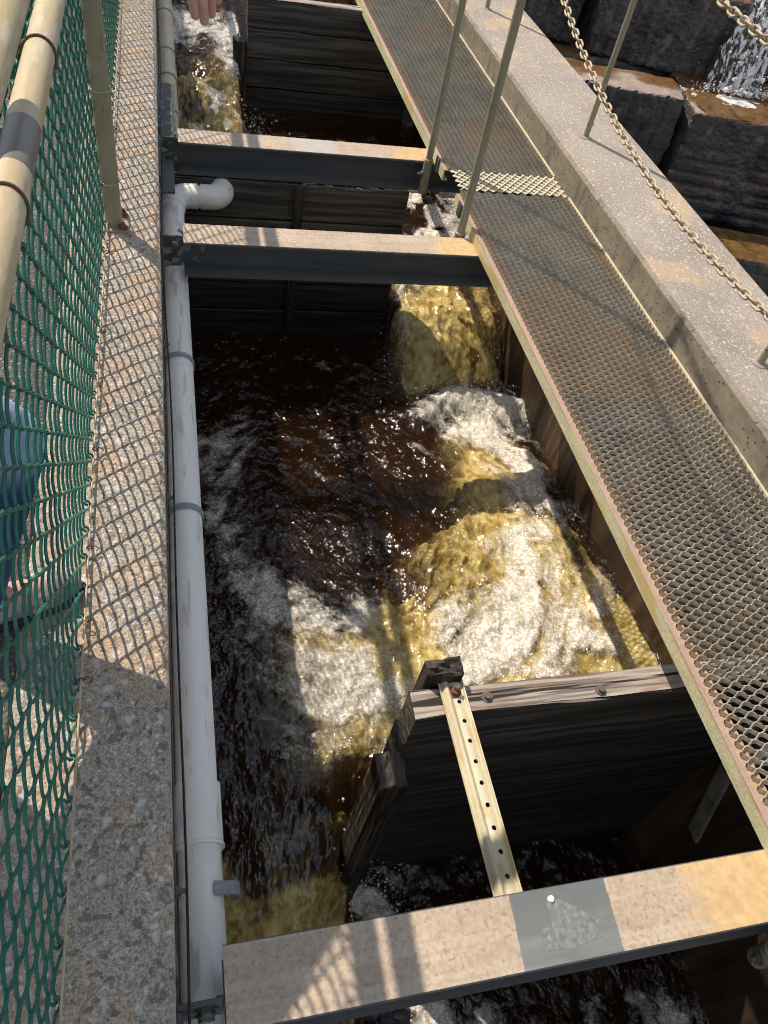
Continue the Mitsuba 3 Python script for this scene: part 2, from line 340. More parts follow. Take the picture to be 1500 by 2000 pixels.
# ------------------------------------------------------------------ ground, path, river bed
XL, XR = -0.054, 1.885      # inner faces of the flume
def sheet(x0, x1, y0, y1, z):
    return tm([[x0, y0, z], [x1, y0, z], [x1, y1, z], [x0, y1, z]], [[0, 1, 2], [0, 2, 3]])
add("ground", sheet(-400, 400, -400, 400, -2.6), "m_bed", kind="structure")
add("asphalt_path", box(-40, -.386, -30, 60, -2.5, -.010, .004), "m_asphalt", kind="structure")
add("riverbed", sheet(2.3, 60, -30, 60, -1.95), "m_bed", kind="structure")
add("flume_floor", sheet(XL - .1, XR + .1, -12, 30, -2.3), "m_bed", kind="structure")

cw = thing("concrete_wall", "long speckled concrete kerb wall with orange lichen, carrying the green chain link fence", "wall")
add("kerb", box(-.384, XL, -12, 30, -.34, 0, .012), "m_curb", cw)
add("lining", box(-.384, XL - .012, -12, 30, -2.5, -.342, .002), "m_flume_wall", cw)
pw = thing("concrete_wall", "broad pinkish grey concrete wall top beside the mesh walkway, set with thin posts", "wall")
add("coping", box(XR, 2.375, -12, 30, -.20, .125, .014), "m_parapet", pw)
add("lining", box(XR + .004, 2.35, -12, 30, -2.5, -.202, .002), "m_flume_wall", pw)

# ------------------------------------------------------------------ water of the flume
def water_surface():
    xs = np.linspace(XL - .012, XR + .004, 300)
    ys = np.concatenate([np.linspace(-3, .05, 60)[:-1], np.linspace(.05, 4.6, 740), np.linspace(4.6, 7.2, 330)[1:], np.linspace(7.2, 12, 60)[1:]])
    X, Y = np.meshgrid(xs, ys)
    P = np.stack([X, Y, X * 0], -1)
    def N(sx, sy, seed, o=4):
        return meshkit.fbm(np.stack([X * sx, Y * sy, X * 0 + seed], -1), o, seed)
    w = N(3.2, 2.6, 1) - .5
    w2 = N(3.2, 2.6, 5) - .5
    Xw, Yw = X + .34 * w, Y + .34 * w2          # swirled coordinates
    ex, ey = .74, 2.12                          # the eddy the jet of the second fall drives round
    rho = np.hypot((X - ex) * 1.15, Y - ey) + .10 * (N(4, 4, 61) - .5)
    tht = np.arctan2(Y - ey, (X - ex) * 1.15)
    swirl = .5 * meshkit.fbm(np.stack([rho * 10, np.cos(tht) * 1.2, np.sin(tht) * 1.2], -1), 4, 62) + .5 * meshkit.fbm(np.stack([rho * 26, np.cos(tht) * 2.6, np.sin(tht) * 2.6], -1), 3, 63)
    swirl = np.clip((swirl - .5) * 3.2, -1, 1)
    # levels
    zA, zD, zC = -1.66, -.36, -.74
    zB = -.94 - .20 * ss(1.3, 3.3, Y)
    y3, y2, y1 = .89, 3.78, 5.87
    n3 = 1 - ss(.52, .60, X)                     # notch of the near weir: left
    n2 = ss(1.20, 1.28, X)                       # notch of the second weir: right
    n1 = 1 - ss(.46, .54, X)
    def drop(y, yk, hi, lo, notch, length):
        hw = {True: .33, False: .30}[yk == y2]
        xc = 1.585 if yk == y2 else .24
        e_ = np.clip(np.abs(X - xc) / hw, 0, 1.1) ** 4
        t = np.clip((yk + .10 + .10 * e_ + .05 * w - y) / (length * (1 - .22 * e_)), 0, 1)
        fall = hi + (lo - hi) * (1 - (1 - t) ** 1.0) ** 1.5
        hard = np.where(y > yk, hi, lo)
        return hard * (1 - notch) + fall * notch
    corr = 1 - .65 * np.exp(-((X - .82 - .14 * w) / .11) ** 2)          # foam thinned into a dark strip along the rail shadows, muting their lines
    z = np.where(Y < (y3 + y2) / 2, drop(Y, y3, zB, zA, n3, .62), np.where(Y < (y2 + y1) / 2, drop(Y, y2, zC - .05, zB, n2, .72), drop(Y, y1, zD, zC, n1, .95)))
    # sag of the surface towards each crest
    for yk, nk, L in ((y3, n3, .5), (y2, n2, .5), (y1, n1, .5)):
        z -= .07 * nk * np.exp(-((Y - yk - .02) / L) ** 2) * ss(yk - .22, yk + .06, Y)
    # plunge hollow and boil of the second fall
    z -= .05 * n2 * np.exp(-((Y - 3.28) / .10) ** 2)
    z += .075 * ss(1.0, 1.3, X) * np.exp(-((Yw - 3.05) / .10) ** 2)
    def blob(cx, cy, rx, ry, a=1.0):
        return a * np.exp(-((Xw - cx) / rx) ** 2 - ((Yw - cy) / ry) ** 2)
    # aeration of the pools
    inB = ss(.70, 1.12, Y) * (Y < y2)
    F = (blob(1.60, 3.04, .38, .09, 1.15) + blob(1.50, 2.82, .30, .14, .62) + blob(1.68, 2.62, .18, .36, .66) + blob(1.74, 2.25, .10, .3, .58) + blob(1.50, 2.00, .28, .13, .78)
         + blob(1.55, 1.72, .36, .17, .82) + blob(1.22, 1.52, .34, .15, .84) + blob(1.60, 1.42, .24, .06, .55) + blob(.62, 1.66, .20, .13, .62) + blob(.35, 1.72, .28, .16, .60) + blob(.18, 2.1, .16, .55, .46)
         + blob(.22, 2.75, .22, .34, .38) + blob(.25, 3.45, .2, .12, .42) + blob(.98, 3.38, .18, .14, .46) + blob(.66, 1.28, .24, .08, .46) + blob(.74, 2.04, .12, .10, .46) + blob(.45, 1.42, .32, .15, .46)
         + blob(1.55, 2.40, .34, .30, .34) + blob(1.5, 1.3, .5, .22, .34) + blob(.62, 1.25, .4, .2, .30) + blob(1.05, 1.32, .26, .10, .66) + blob(.40, 1.12, .34, .16, .48) + blob(1.4, 1.12, .4, .08, .50) + blob(.95, 2.72, .25, .08, .32) + blob(.62, 2.5, .10, .14, .36)) * inB
    G = (blob(1.58, 2.80, .40, .30, .95) + blob(1.58, 2.35, .40, .36, .86) + blob(1.1, 2.1, .35, .35, .38) + blob(.9, 1.9, .35, .40, .34) + blob(1.66, 1.70, .52, .50, 1.1) + blob(1.45, 1.2, .72, .32, 1.05)
         + blob(.72, 1.34, .40, .30, .92) + blob(.42, 1.55, .35, .25, .62) + blob(.35, 1.05, .34, .28, .60)) * inB
    # upper right chute, upper left chute, lower left chute
    ch2 = n2 * ss(3.14, 3.34, Y + .2 * w) * (1 - ss(3.95, 4.25, Y))
    G = np.maximum(G, ch2 * (1.02 + .5 * (N(16, 4, 9) - .5)))
    F += ch2 * .20 * ss(.42, .65, N(14, 5, 8)) + n2 * .5 * np.exp(-((X - 1.24) / .06) ** 2) * ch2
    up2 = ss(.95, 1.15, X) * ss(3.78, 3.95, Y) * (1 - ss(4.9, 5.3, Y))
    F += up2 * 1.0 * ss(.36, .6, N(6, 4, 12)); G = np.maximum(G, up2 * .55)
    ch1 = n1 * ss(4.6, 4.9, Y) * (1 - ss(6.0, 6.4, Y))
    G = np.maximum(G, ch1 * (.86 + .5 * (N(7, 5, 14) - .5)))
    F += ch1 * (.0 + .24 * ss(.48, .68, N(10, 4, 15))) + ch1 * .55 * np.exp(-((X - .42) / .1) ** 2) * ss(5.4, 5.8, Y)
    F += n1 * .30 * np.exp(-((Y - 5.0) / .22) ** 2) + n1 * .75 * np.exp(-((Y - 6.25) / .35) ** 2) + .8 * np.exp(-((X - .58) / .10) ** 2 - ((Y - 5.25) / .3) ** 2)
    F += .55 * ss(.50, .66, N(7, 6, 21)) * (Y > y2) * (Y < y1) * (1 - n2) * (Y < 5.5)
    ch3 = n3 * ss(.05, .2, Y) * (1 - ss(.90, 1.0, Y))
    G = np.maximum(G, n3 * ss(.05, .2, Y) * (1 - ss(.72, 1.12, Y + .5 * w)) * (.92 + .5 * (N(7, 6, 18) - .5)))
    F += ch3 * .22 * ss(.5, .7, N(12, 10, 19)) + 1.25 * np.exp(-((X - .585 - .45 * (.85 - Y)) / .075) ** 2) * (1 - ss(.72, .82, Y)) * (Y > .2)
    F += .30 * ss(.52, .70, N(9, 9, 22)) * (Y < y3) * (X > .62) + (.75 * np.exp(-((X - 1.65) / .30) ** 2 - ((Y - .05) / .2) ** 2) + .62 * np.exp(-((X - .85) / .22) ** 2 - ((Y - .12) / .16) ** 2)) * (Y < y3)
    streak = np.where((Y > .8) & (Y < 3.7), .5 * (N(10, 7, 30) - .5) + .46 * swirl, N(10, 7, 30) - .5)
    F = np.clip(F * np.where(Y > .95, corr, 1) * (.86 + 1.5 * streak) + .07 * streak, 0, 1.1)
    G = np.clip(G * (.9 + .5 * streak), 0, 1.1)
    # turbulence of the surface
    amp = .030 + .030 * np.clip(F + .5 * G, 0, 1)
    z += amp * (1.7 * (N(5, 4.2, 40) - .5) + .50 * (N(15, 11, 41, 3) - .5)) + .007 * np.clip(F, 0, 1) * (N(46, 40, 42, 2) - .5) + .006 * (N(34, 22, 43, 2) - .5)
    chx = ch1 + ch2 + ch3
    z += chx * (.026 * (N(13, 4, 44, 3) - .5) + .012 * (N(40, 16, 45, 2) - .5))
    ny, nx = X.shape
    depth = .018 + .42 * (1 - ss(.12, 1.0, G)) ** 1.4 + .03 * N(9, 7, 71)
    zb = np.stack([X, Y, z - depth], -1)
    i, j = np.meshgrid(np.arange(ny - 1), np.arange(nx - 1), indexing="ij")
    a = i * nx + j
    f = np.concatenate([np.stack([a, a + 1, a + nx + 1], -1).reshape(-1, 3), np.stack([a, a + nx + 1, a + nx], -1).reshape(-1, 3)])
    v = np.stack([X, Y, z], -1)
    return v, f, F, G, xs, ys, zb
wv, wf, WF, WG, wxs, wys, wb = water_surface()
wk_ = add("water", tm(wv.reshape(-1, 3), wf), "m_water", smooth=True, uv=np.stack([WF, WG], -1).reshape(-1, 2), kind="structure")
scene[wk_]["interior"] = {"type": "ref", "id": "peaty_water"}
add("aerated_water", tm(wb.reshape(-1, 3), wf), "m_depth", smooth=True, uv=np.stack([WF, WG], -1).reshape(-1, 2), kind="structure")  # added opaque sheet; its gold stands for light scattered by bubbles in the water
def water_at(x, y):
    i = np.clip(np.searchsorted(wys, y), 0, len(wys) - 1)
    j = np.clip(np.searchsorted(wxs, x), 0, len(wxs) - 1)
    return wv[i, j], WF[i, j]

ico1 = trimesh.creation.icosphere(1)
ico2 = trimesh.creation.icosphere(2)
def balls(centres, radii, base):
    v0, f0 = np.array(base.vertices), np.array(base.faces)
    c, r = np.asarray(centres), np.asarray(radii)
    v = (c[:, None] + r[:, None, None] * v0[None]).reshape(-1, 3)
    f = (f0[None] + (np.arange(len(c)) * len(v0))[:, None, None]).reshape(-1, 3)
    return tm(v, f)
bc, br = [], []
while len(bc) < 900:
    x, y = rng.uniform(0, 1.87), rng.uniform(-.4, 3.7)
    q, f = water_at(x, y)
    if rng.random() < .10 + .55 * min(f, 1):
        r = min(.0035 + rng.exponential(.0032), .020)
        bc.append(q + [0, 0, -.1 * r]); br.append(r)
add("bubbles", balls(bc, br, ico2), "m_bubble", smooth=True, kind="stuff", label="clear bubbles riding on the turbulent brown water", category="bubbles")
dc, drr = [], []
def spray(cx, cy, sx, sy, h, n, z0=None):
    for _ in range(n):
        x, y = rng.normal(cx, sx), rng.normal(cy, sy)
        if not (XL < x < XR):
            continue
        q, _f = water_at(x, y)
        dc.append(q + [0, 0, abs(rng.normal(0, h))]); drr.append(min(.0012 + rng.exponential(.0011), .005))
spray(1.62, 3.12, .2, .10, .035, 420); spray(1.24, 3.4, .05, .16, .06, 160); spray(1.8, 3.3, .05, .25, .05, 120)
spray(1.55, 1.8, .3, .3, .012, 300); spray(.66, .68, .07, .12, .05, 700); spray(.56, 5.3, .12, .2, .05, 260); spray(.5, 4.95, .3, .1, .05, 120)
spray(.75, 1.95, .2, .2, .01, 120); spray(.9, 2.65, .25, .16, .008, 120)
add("spray", balls(dc, drr, ico1), "m_drop", smooth=True, kind="stuff", label="fine white spray flying where water plunges between the weirs", category="spray")

# ------------------------------------------------------------------ weirs
def wavy_box(x0, x1, y0, y1, z0, z1, seed, amp=.003, nx=14):
    """a plank with slightly uneven long edges"""
    m = box(0, 1, y0, y1, z0, z1, .005)
    m = trimesh.Trimesh(np.array(m.vertices), np.array(m.faces))
    xs = np.linspace(x0, x1, nx)
    r = np.random.default_rng(seed)
    prof = np.array([(y0 + .005, z0), (y1 - .005, z0), (y1, z0 + .005), (y1, z1 - .005), (y1 - .005, z1), (y0 + .005, z1), (y0, z1 - .005), (y0, z0 + .005)])
    v = np.concatenate([np.column_stack([np.full(8, x), prof + r.normal(0, amp, (8, 2)) * .5 + r.normal(0, amp, 2) * .3]) for x in xs])
    f = []
    for i in range(nx - 1):
        for k in range(8):
            a, b, c, d = i * 8 + k, i * 8 + (k + 1) % 8, (i + 1) * 8 + (k + 1) % 8, (i + 1) * 8 + k
            f += [(a, b, c), (a, c, d)]
    c0, c1 = len(v), len(v) + 1
    v = np.vstack([v, [[x0, (y0 + y1) / 2, (z0 + z1) / 2], [x1, (y0 + y1) / 2, (z0 + z1) / 2]]])
    for k in range(8):
        f += [(c0, (k + 1) % 8, k), (c1, (nx - 1) * 8 + k, (nx - 1) * 8 + (k + 1) % 8)]
    m = tm(v, f)
    if m.volume < 0:
        m.invert()
    return m

def weir(label, x0, x1, yn, yf, ztop, zbot, h, slant=0.0, seed=1):
    k = thing("timber_weir", label, "weir")
    z, i = ztop, 0
    r = np.random.default_rng(seed)
    while z > zbot:
        hh = h * r.uniform(.92, 1.08)
        dy = r.uniform(-.0035, .0035)
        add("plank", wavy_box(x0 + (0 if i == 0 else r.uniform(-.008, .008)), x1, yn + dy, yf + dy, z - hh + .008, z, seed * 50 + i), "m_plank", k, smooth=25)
        z -= hh
        i += 1
    return k
w3 = weir("near timber weir with a grey weathered top board, held by the perforated strut", .582, XR - .003, .846, .932, -.25, -2.2, .19, seed=3)
w2 = weir("second timber weir below the pair of middle beams, water spilling at its right end", XL + .01, 1.205, 3.745, 3.83, -.25, -1.9, .19, seed=5)
w1 = weir("farthest timber weir at the top of the channel, water spilling at its left end", .53, XR - .003, 5.83, 5.92, -.055, -1.6, .19, seed=8)
# vertical timbers
def timber(x0, x1, y0, y1, z0, z1, seed, rag=.012):
    m = box(x0, x1, y0, y1, z0, z1, .006).subdivide().subdivide()
    v = np.array(m.vertices)
    n = meshkit.fbm(v * 45, 3, seed) - .5
    v[:, 2] += np.where(v[:, 2] > z1 - .02, n * rag * 3, 0)
    v[:, 0] += n * .008
    v[:, 1] += (meshkit.fbm(v * [45, 45, 6], 3, seed + 4) - .5) * .010
    return tm(v, m.faces)
add("end_post", timber(.492, .578, .735, .842, -2.2, -.44, 31), "m_post_wood", w3, label="short rotting end post on the near side of the weir")
add("back_post", timber(.63, .735, .936, .995, -2.2, -.20, 33, .02), "m_post_wood", w3, label="black splintered post behind the weir")
add("batten", timber(.60, .645, 3.71, 3.742, -1.9, -.24, 35), "m_post_wood", w2, label="upright batten splitting the weir face")
add("end_post", timber(1.208, 1.29, 3.75, 3.85, -1.9, -.92, 36), "m_post_wood", w2)
add("end_post", timber(.44, .525, 5.76, 5.87, -1.6, -.30, 38), "m_post_wood", w1)
add("guide", box(1.70, 1.775, 5.74, 5.826, -1.6, -.06, .004), "m_bracket", w1)
for x, y in ((1.15, .868), (.80, .885)):
    add("bolt", cat([cyl([x, y, -.255], [x, y, -.236], .010, 10), cyl([x, y, -.252], [x, y, -.247], .017, 16)]), "m_bolt", w3)
# leaning board on the right wall below the near weir
bo = thing("board", "pale board leaning against the dark right wall beside the near weir", "board")
m = box(-.010, .010, -.032, .032, 0, .9, .003)
v = np.array(m.vertices)
v[:, 1] += v[:, 2] * .30
v[:, :] += [XR - .016, .665, -1.20]
add("plank", tm(v, m.faces), "m_parapet", bo)
# debris on weir two
def litter(n, x0, x1, y0, y1, z, seed):
    r = np.random.default_rng(seed)
    ms = []
    for _ in range(n):
        x, y, L, a = r.uniform(x0, x1), r.uniform(y0, y1), r.uniform(.012, .05), r.uniform(-.6, .6)
        d = np.array([math.cos(a), math.sin(a), r.uniform(-.1, .25)])
        ms.append(tube([np.array([x, y, z + .004]), np.array([x, y, z + .004]) + d * L * .5 + [0, 0, .004], np.array([x, y, z + .004]) + d * L], r.uniform(.0015, .004), 5))
    return cat(ms)
add("twigs", litter(70, .64, 1.18, 3.75, 3.82, -.25, 5), "m_strut", kind="stuff", label="pale twigs and bark lodged on the second weir top", category="twigs")

# ------------------------------------------------------------------ cross beams
def beam(label, y0, y1, x0=.036, x1=XR - .002):
    k = thing("cross_beam", label, "beam", "steel beams across the channel")
    zt, zb, c, tw, tf = -.075, -.230, (y0 + y1) / 2, .005, .011
    poly = [(y0, zb), (y1, zb), (y1, zb + tf), (c + tw, zb + tf + .004), (c + tw, zt - tf - .004), (y1, zt - tf), (y1, zt - .003), (y1 - .003, zt), (y0 + .003, zt), (y0, zt - .003), (y0, zt - tf), (c - tw, zt - tf - .004), (c - tw, zb + tf + .004), (y0, zb + tf)]
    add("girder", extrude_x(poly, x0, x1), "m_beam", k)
    # angle bracket on the wall
    yb = c - .012
    add("bracket", cat([box(XL, .034, yb - .010, yb, -.215, -.078, .002), box(XL, XL + .010, yb - .10, yb - .012, -.215, -.078, .002), box(.020, .12, yb + .001, c - .0055, -.205, -.10, .001)]), "m_bracket", k)
    for z in (-.112, -.178):
        add("bolt", hexbolt([.000, yb - .010, z], [0, -1, 0], .0165, .014, .0), "m_bracket", k, smooth=30)
    for z in (-.12, -.17):
        add("wall_bolt", hexbolt([XL + .012, yb - .06, z], [1, 0, 0], .013, .016, .012), "m_bolt", k, smooth=30)
    return k
b3 = beam("nearest cross beam, with the fence shadow at its left and a grey patch in its middle", .197, .347)
b2 = beam("middle cross beam, rusty tan without any patch, just below the pipe elbow", 2.876, 3.025)
b1 = beam("farthest cross beam, with a pale grey patch, behind the pipe elbow", 3.745, 3.892)
# crusty tar patch on the near beam
r = np.random.default_rng(3)
ang = np.linspace(0, 2 * np.pi, 40, endpoint=False)
from shapely.geometry import Polygon
tri = np.array([(.725, .322), (.748, .318), (.828, .262), (.823, .238), (.775, .232), (.745, .226), (.692, .232), (.690, .262), (.722, .272)])
pg = Polygon(tri).buffer(.004)
m = trimesh.creation.extrude_polygon(pg, .0016, engine="earcut").subdivide_to_size(.006)
v = np.array(m.vertices)
v[:, 2] += np.where(v[:, 2] > .001, .0018 * meshkit.fbm(np.column_stack([v[:, :2] * 130, v[:, 2] * 0]), 3, 4) - .001, 0)
v[:, 2] += -.0758
add("tar_patch", tm(v, m.faces), "m_tar", b3, smooth=40, label="crusty dark patch on the beam's top flange")
ch = trimesh.creation.icosphere(2)
v = np.array(ch.vertices) * [.008, .0075, .0035] * (1 + .3 * (meshkit.fbm(np.array(ch.vertices) * 2, 2, 3)[:, None] - .5)) + [.733, .322, -.0725]
add("pebble", tm(v, ch.faces), "m_white", smooth=True, label="small whitish pebble stuck on the near beam's grey patch", category="pebble")
# wall plates in front of the far pipe
wp = thing("wall_plate", "dark steel channel on the kerb wall over the far pipe at the farthest beam", "plate")
add("upper_plate", cat([box(XL + .001, .030, 3.90, 4.36, -.150, -.142, .002), box(XL + .001, XL + .009, 3.90, 4.36, -.15, -.075, .001), box(.022, .030, 3.90, 4.36, -.14, -.112, .001)]), "m_bracket", wp)
add("end_plate", box(XL + .001, .029, 4.362, 4.62, -.168, -.160, .002), "m_bracket", wp)
add("lower_plate", cat([box(XL + .001, .012, 3.42, 3.73, -.162, -.152, .002), box(XL + .001, XL + .008, 3.42, 3.73, -.15, -.08, .001)]), "m_bracket", wp)

# ------------------------------------------------------------------ PVC pipes
PZ, PR, PX = -.300, .0515, -.0012
pp = thing("drain_pipe", "long white plastic pipe along the kerb wall, ending in two elbows", "pipe")
def arc(c, r, a0, a1, n=10):
    a = np.linspace(a0, a1, n)
    return np.stack([c[0] + r * np.cos(a), c[1] + r * np.sin(a), a * 0 + PZ], 1)
YE = 3.672
R = .062
path = np.vstack([[[PX, -4, PZ]], [[PX, .6, PZ]], [[PX, YE - R - .02, PZ]]])
add("straight", tube(path, PR, 40), "m_pvc", pp, smooth=30)
R1 = .088
e1 = arc((PX + R1, YE - R1), R1, math.pi, math.pi / 2, 14)
e1 = np.vstack([[[PX, YE - R1 - .05, PZ]], e1, [[PX + R1 + .035, YE, PZ]]])
def elbow(pts):
    n = len(pts)
    body = tube(pts, PR + .007, 40)
    return body
add("elbow", elbow(e1), "m_pvc", pp, smooth=50)
add("nipple", tube([[PX + R, YE, PZ], [PX + R + .12, YE, PZ]], PR, 40), "m_pvc", pp, smooth=30)
e2 = arc((PX + R + .115, YE + R), R, -math.pi / 2, 0)
e2 = np.vstack([[[PX + R + .072, YE, PZ]], e2, [[PX + 2 * R + .115, YE + R + .03, PZ]]])
add("elbow", elbow(e2), "m_pvc", pp, smooth=50)
add("coupling", cat([tube([[PX, .607, PZ], [PX, .612, PZ], [PX, .752, PZ], [PX, .757, PZ]], [PR + .001, PR + .0065, PR + .0065, PR + .001], 40), tube([[PX, .600, PZ], [PX, .606, PZ]], PR + .0095, 40)]), "m_pvc", pp, smooth=30)
op = thing("drain_pipe", "yellowed older plastic pipe on the far kerb wall, beyond the elbow pipe", "pipe")
add("straight", tube([[PX, 3.95, PZ], [PX, 14, PZ]], PR, 32), "m_pvc_old", op, smooth=30)
add("collar", tube([[PX, 5.0, PZ], [PX, 5.004, PZ], [PX, 5.13, PZ], [PX, 5.134, PZ]], [PR, PR + .005, PR + .005, PR], 32), "m_pvc_old", op, smooth=30)
def strap(y, a0=-25, a1=190, w=.011, r=PR + .0025, zc=PZ, xc=PX):
    a = np.radians(np.linspace(a0, a1, 28))
    prof = []
    v, f = [], []
    for k, t in enumerate(a):
        for rr, yy in ((r, y - w), (r + .0035, y - w), (r + .0035, y + w), (r, y + w)):
            v.append((xc + rr * math.cos(t), yy, zc + rr * math.sin(t)))
    n = len(a)
    for k in range(n - 1):
        for j in range(4):
            A, B, C, D = k * 4 + j, k * 4 + (j + 1) % 4, (k + 1) * 4 + (j + 1) % 4, (k + 1) * 4 + j
            f += [(A, B, C), (A, C, D)]
    f += [(0, 2, 1), (0, 3, 2), (4 * n - 4, 4 * n - 3, 4 * n - 2), (4 * n - 4, 4 * n - 2, 4 * n - 1)]
    return tm(v, f)
for y, lab in ((2.39, "third grey strap holding the white pipe, nearest the middle beam"), (1.635, "second grey strap holding the white pipe, beside the dark pool")):
    k = thing("pipe_strap", lab, "strap")
    add("band", strap(y), "m_strap", k, smooth=30)
    add("bolt", hexbolt([XL + .004, y - .004, -.20], [1, 0, .0], .009, .010, .008), "m_bolt", k, smooth=30)
k = thing("pipe_strap", "loose grey strap sticking out from the white pipe below the coupling", "strap")
a = np.radians(np.linspace(80, -60, 20))
pts = np.array([[.048 + .036 * math.cos(t), .50, PZ - .005 + .036 * math.sin(t)] for t in a])
pts = np.vstack([[[.030, .50, PZ + .046]], pts])
v, f = [], []
for q in pts:
    d = q - np.array([.048, .50, PZ - .005]); d = d / (np.linalg.norm(d) + 1e-9)
    for rr, yy in ((0, -.015), (.004, -.015), (.004, .015), (0, .015)):
        v.append(q + d * rr + np.array([0, yy, 0]))
for i in range(len(pts) - 1):
    for j in range(4):
        A, B, C_, D = i * 4 + j, i * 4 + (j + 1) % 4, (i + 1) * 4 + (j + 1) % 4, (i + 1) * 4 + j
        f += [(A, B, C_), (A, C_, D)]
f += [(0, 2, 1), (0, 3, 2)]
add("band", tm(v, f), "m_strap", k, smooth=30)
add("bolt", cat([hexbolt([XL + .002, .487, -.19], [1, 0, 0], .010, .010, .012)]), "m_bolt", k, smooth=30)
for y, lab in ((6.05, "grey tie round the yellowed pipe, the farthest in view"), (5.38, "grey tie round the yellowed pipe above its pale collar"), (4.99, "grey tie at the near edge of the yellowed pipe's collar"), (4.52, "grey tie round the yellowed pipe just beyond the steel plate"), (4.05, "grey tie round the pipe beside the steel plate")):
    k = thing("pipe_strap", lab, "strap")
    add("band", strap(y, w=.006), "m_strap", k, smooth=30)
k = thing("pipe_strap", "small grey strap end by the elbow, in front of the middle beam's far edge", "strap")
add("band", strap(3.27, -20, 70, .009), "m_strap", k, smooth=30)
# cable
cy = np.linspace(-2, 8.5, 90)
cab = np.stack([-.034 + .004 * np.sin(cy * 1.7) + .003 * np.sin(cy * 4.1) - .008 * ss(2.0, 3.2, cy), cy, -.148 + .006 * np.sin(cy * 2.3)], 1)
cab[:, 2] = np.where((np.abs(cy - 2.93) < .35) | (np.abs(cy - 3.8) < .35) | (np.abs(cy - .27) < .2), -.060, cab[:, 2])
cab[1:-1] = (cab[:-2] + cab[1:-1] * 2 + cab[2:]) / 4
add("cable", tube(cab, .0028, 8), "m_cable", smooth=True, label="thin black cable running along the white pipe", category="cable")
st = thing("shade_strip", "thin dark strip added for shade along the inner face of the left kerb wall", "strip")
add("strip", box(XL + .0005, XL + .004, -6, 3.40, -.135, -.115, .0005), "m_bracket", st)  # dark strip stands in for the shade on the wall below the kerb edge

# ------------------------------------------------------------------ perforated strut from near weir to near beam
sp = thing("perforated_strut", "cream perforated steel strut lying from the near weir to the near beam", "strut")
SX, SZ = .70, -.246
def strut():
    us = np.linspace(-.036, .036, 25)
    zz = np.where(np.abs(us + .016) < .012, .014 * (1 - (np.abs(us + .016) / .012) ** 2), 0) + .010 * ss(.028, .034, us) + .006 * ss(-.030, -.034, us) + .004 * np.exp(-((us - .012) / .012) ** 2)
    ysn = np.linspace(.24, .955, 120)
    holes = np.linspace(.34, .86, 10)
    ms = []
    prof_top = np.column_stack([us, zz])
    poly = np.vstack([prof_top + [0, .0], (prof_top - [0, .004])[::-1]])
    from shapely.geometry import Polygon as Pg
    m = trimesh.creation.extrude_polygon(Pg(poly), .715, engine="earcut")
    v = np.array(m.vertices)
    v = np.stack([v[:, 0], .955 - v[:, 2], v[:, 1]], 1)
    return v, m.faces
v, f = strut()
v = v + [SX, 0, SZ + .006]
body = tm(v, f)
body.fix_normals()
hole_y = np.linspace(.36, .875, 10)
mm = m3.Manifold(m3.Mesh(np.asarray(body.merge_vertices() or body.vertices, np.float32), np.asarray(body.faces, np.uint32)))
for y in hole_y:
    mm = mm - m3.Manifold.cylinder(.06, .0062, .0062, 14).translate([SX + .012, float(y), SZ - .03])
add("channel", mm, "m_strut", sp, smooth=25)
add("bolt", hexbolt([SX + .006, .905, SZ + .008], [0, 0, 1], .0135, .016, .0), "m_rust_bolt", sp, smooth=30)
add("nut", cyl([SX + .008, .907, SZ + .02], [SX + .008, .907, SZ + .040], .0075, 12), "m_bolt", sp, smooth=30)

# ------------------------------------------------------------------ walkway: stringer + grating
wk = thing("mesh_walkway", "narrow walkway of expanded metal mesh along the broad concrete wall", "walkway")
def stringer(y0, y1):
    x, zt, zb, t, w = 1.295, -.0225, -.0745, .005, .045
    poly = [(x, zb), (x + w * .6, zb), (x + w * .6, zb + t), (x + t, zb + t), (x + t, zt - t), (x + w, zt - t), (x + w, zt), (x + .004, zt), (x + .001, zt - .001), (x, zt - .004)]
    return extrude_y(poly, y0, y1)
add("stringer", stringer(-3, 3.325), "m_stringer", wk, smooth=20)
add("stringer", stringer(3.555, 14), "m_stringer", wk, smooth=20)
add("edge_angle", box(1.845, XR - .003, -3, 3.33, -.040, -.0215, .001), "m_stringer", wk)
add("edge_angle", box(1.845, XR - .003, 3.35, 14, -.040, -.0215, .001), "m_stringer", wk)
add("edge_bar", box(XR - .010, XR - .001, -3, 3.33, -.021, -.006, .001), "m_grate_new", wk)
add("edge_bar", box(XR - .010, XR - .001, 3.545, 14, -.021, -.006, .001), "m_grate_new", wk)
for y in (-.6, .55, 1.75, 2.70, 4.1, 5.3, 6.5, 8.0):
    add("cross_angle", cat([box(1.302, XR - .006, y - .02, y + .02, -.046, -.041, .001), box(1.302, XR - .006, y - .02, y - .015, -.07, -.047, .001)]), "m_bracket", wk)
for y in (3.22, 3.66):
    add("clip_plate", box(1.286, 1.2945, y - .022, y + .022, -.080, -.012, .001), "m_bracket", wk)
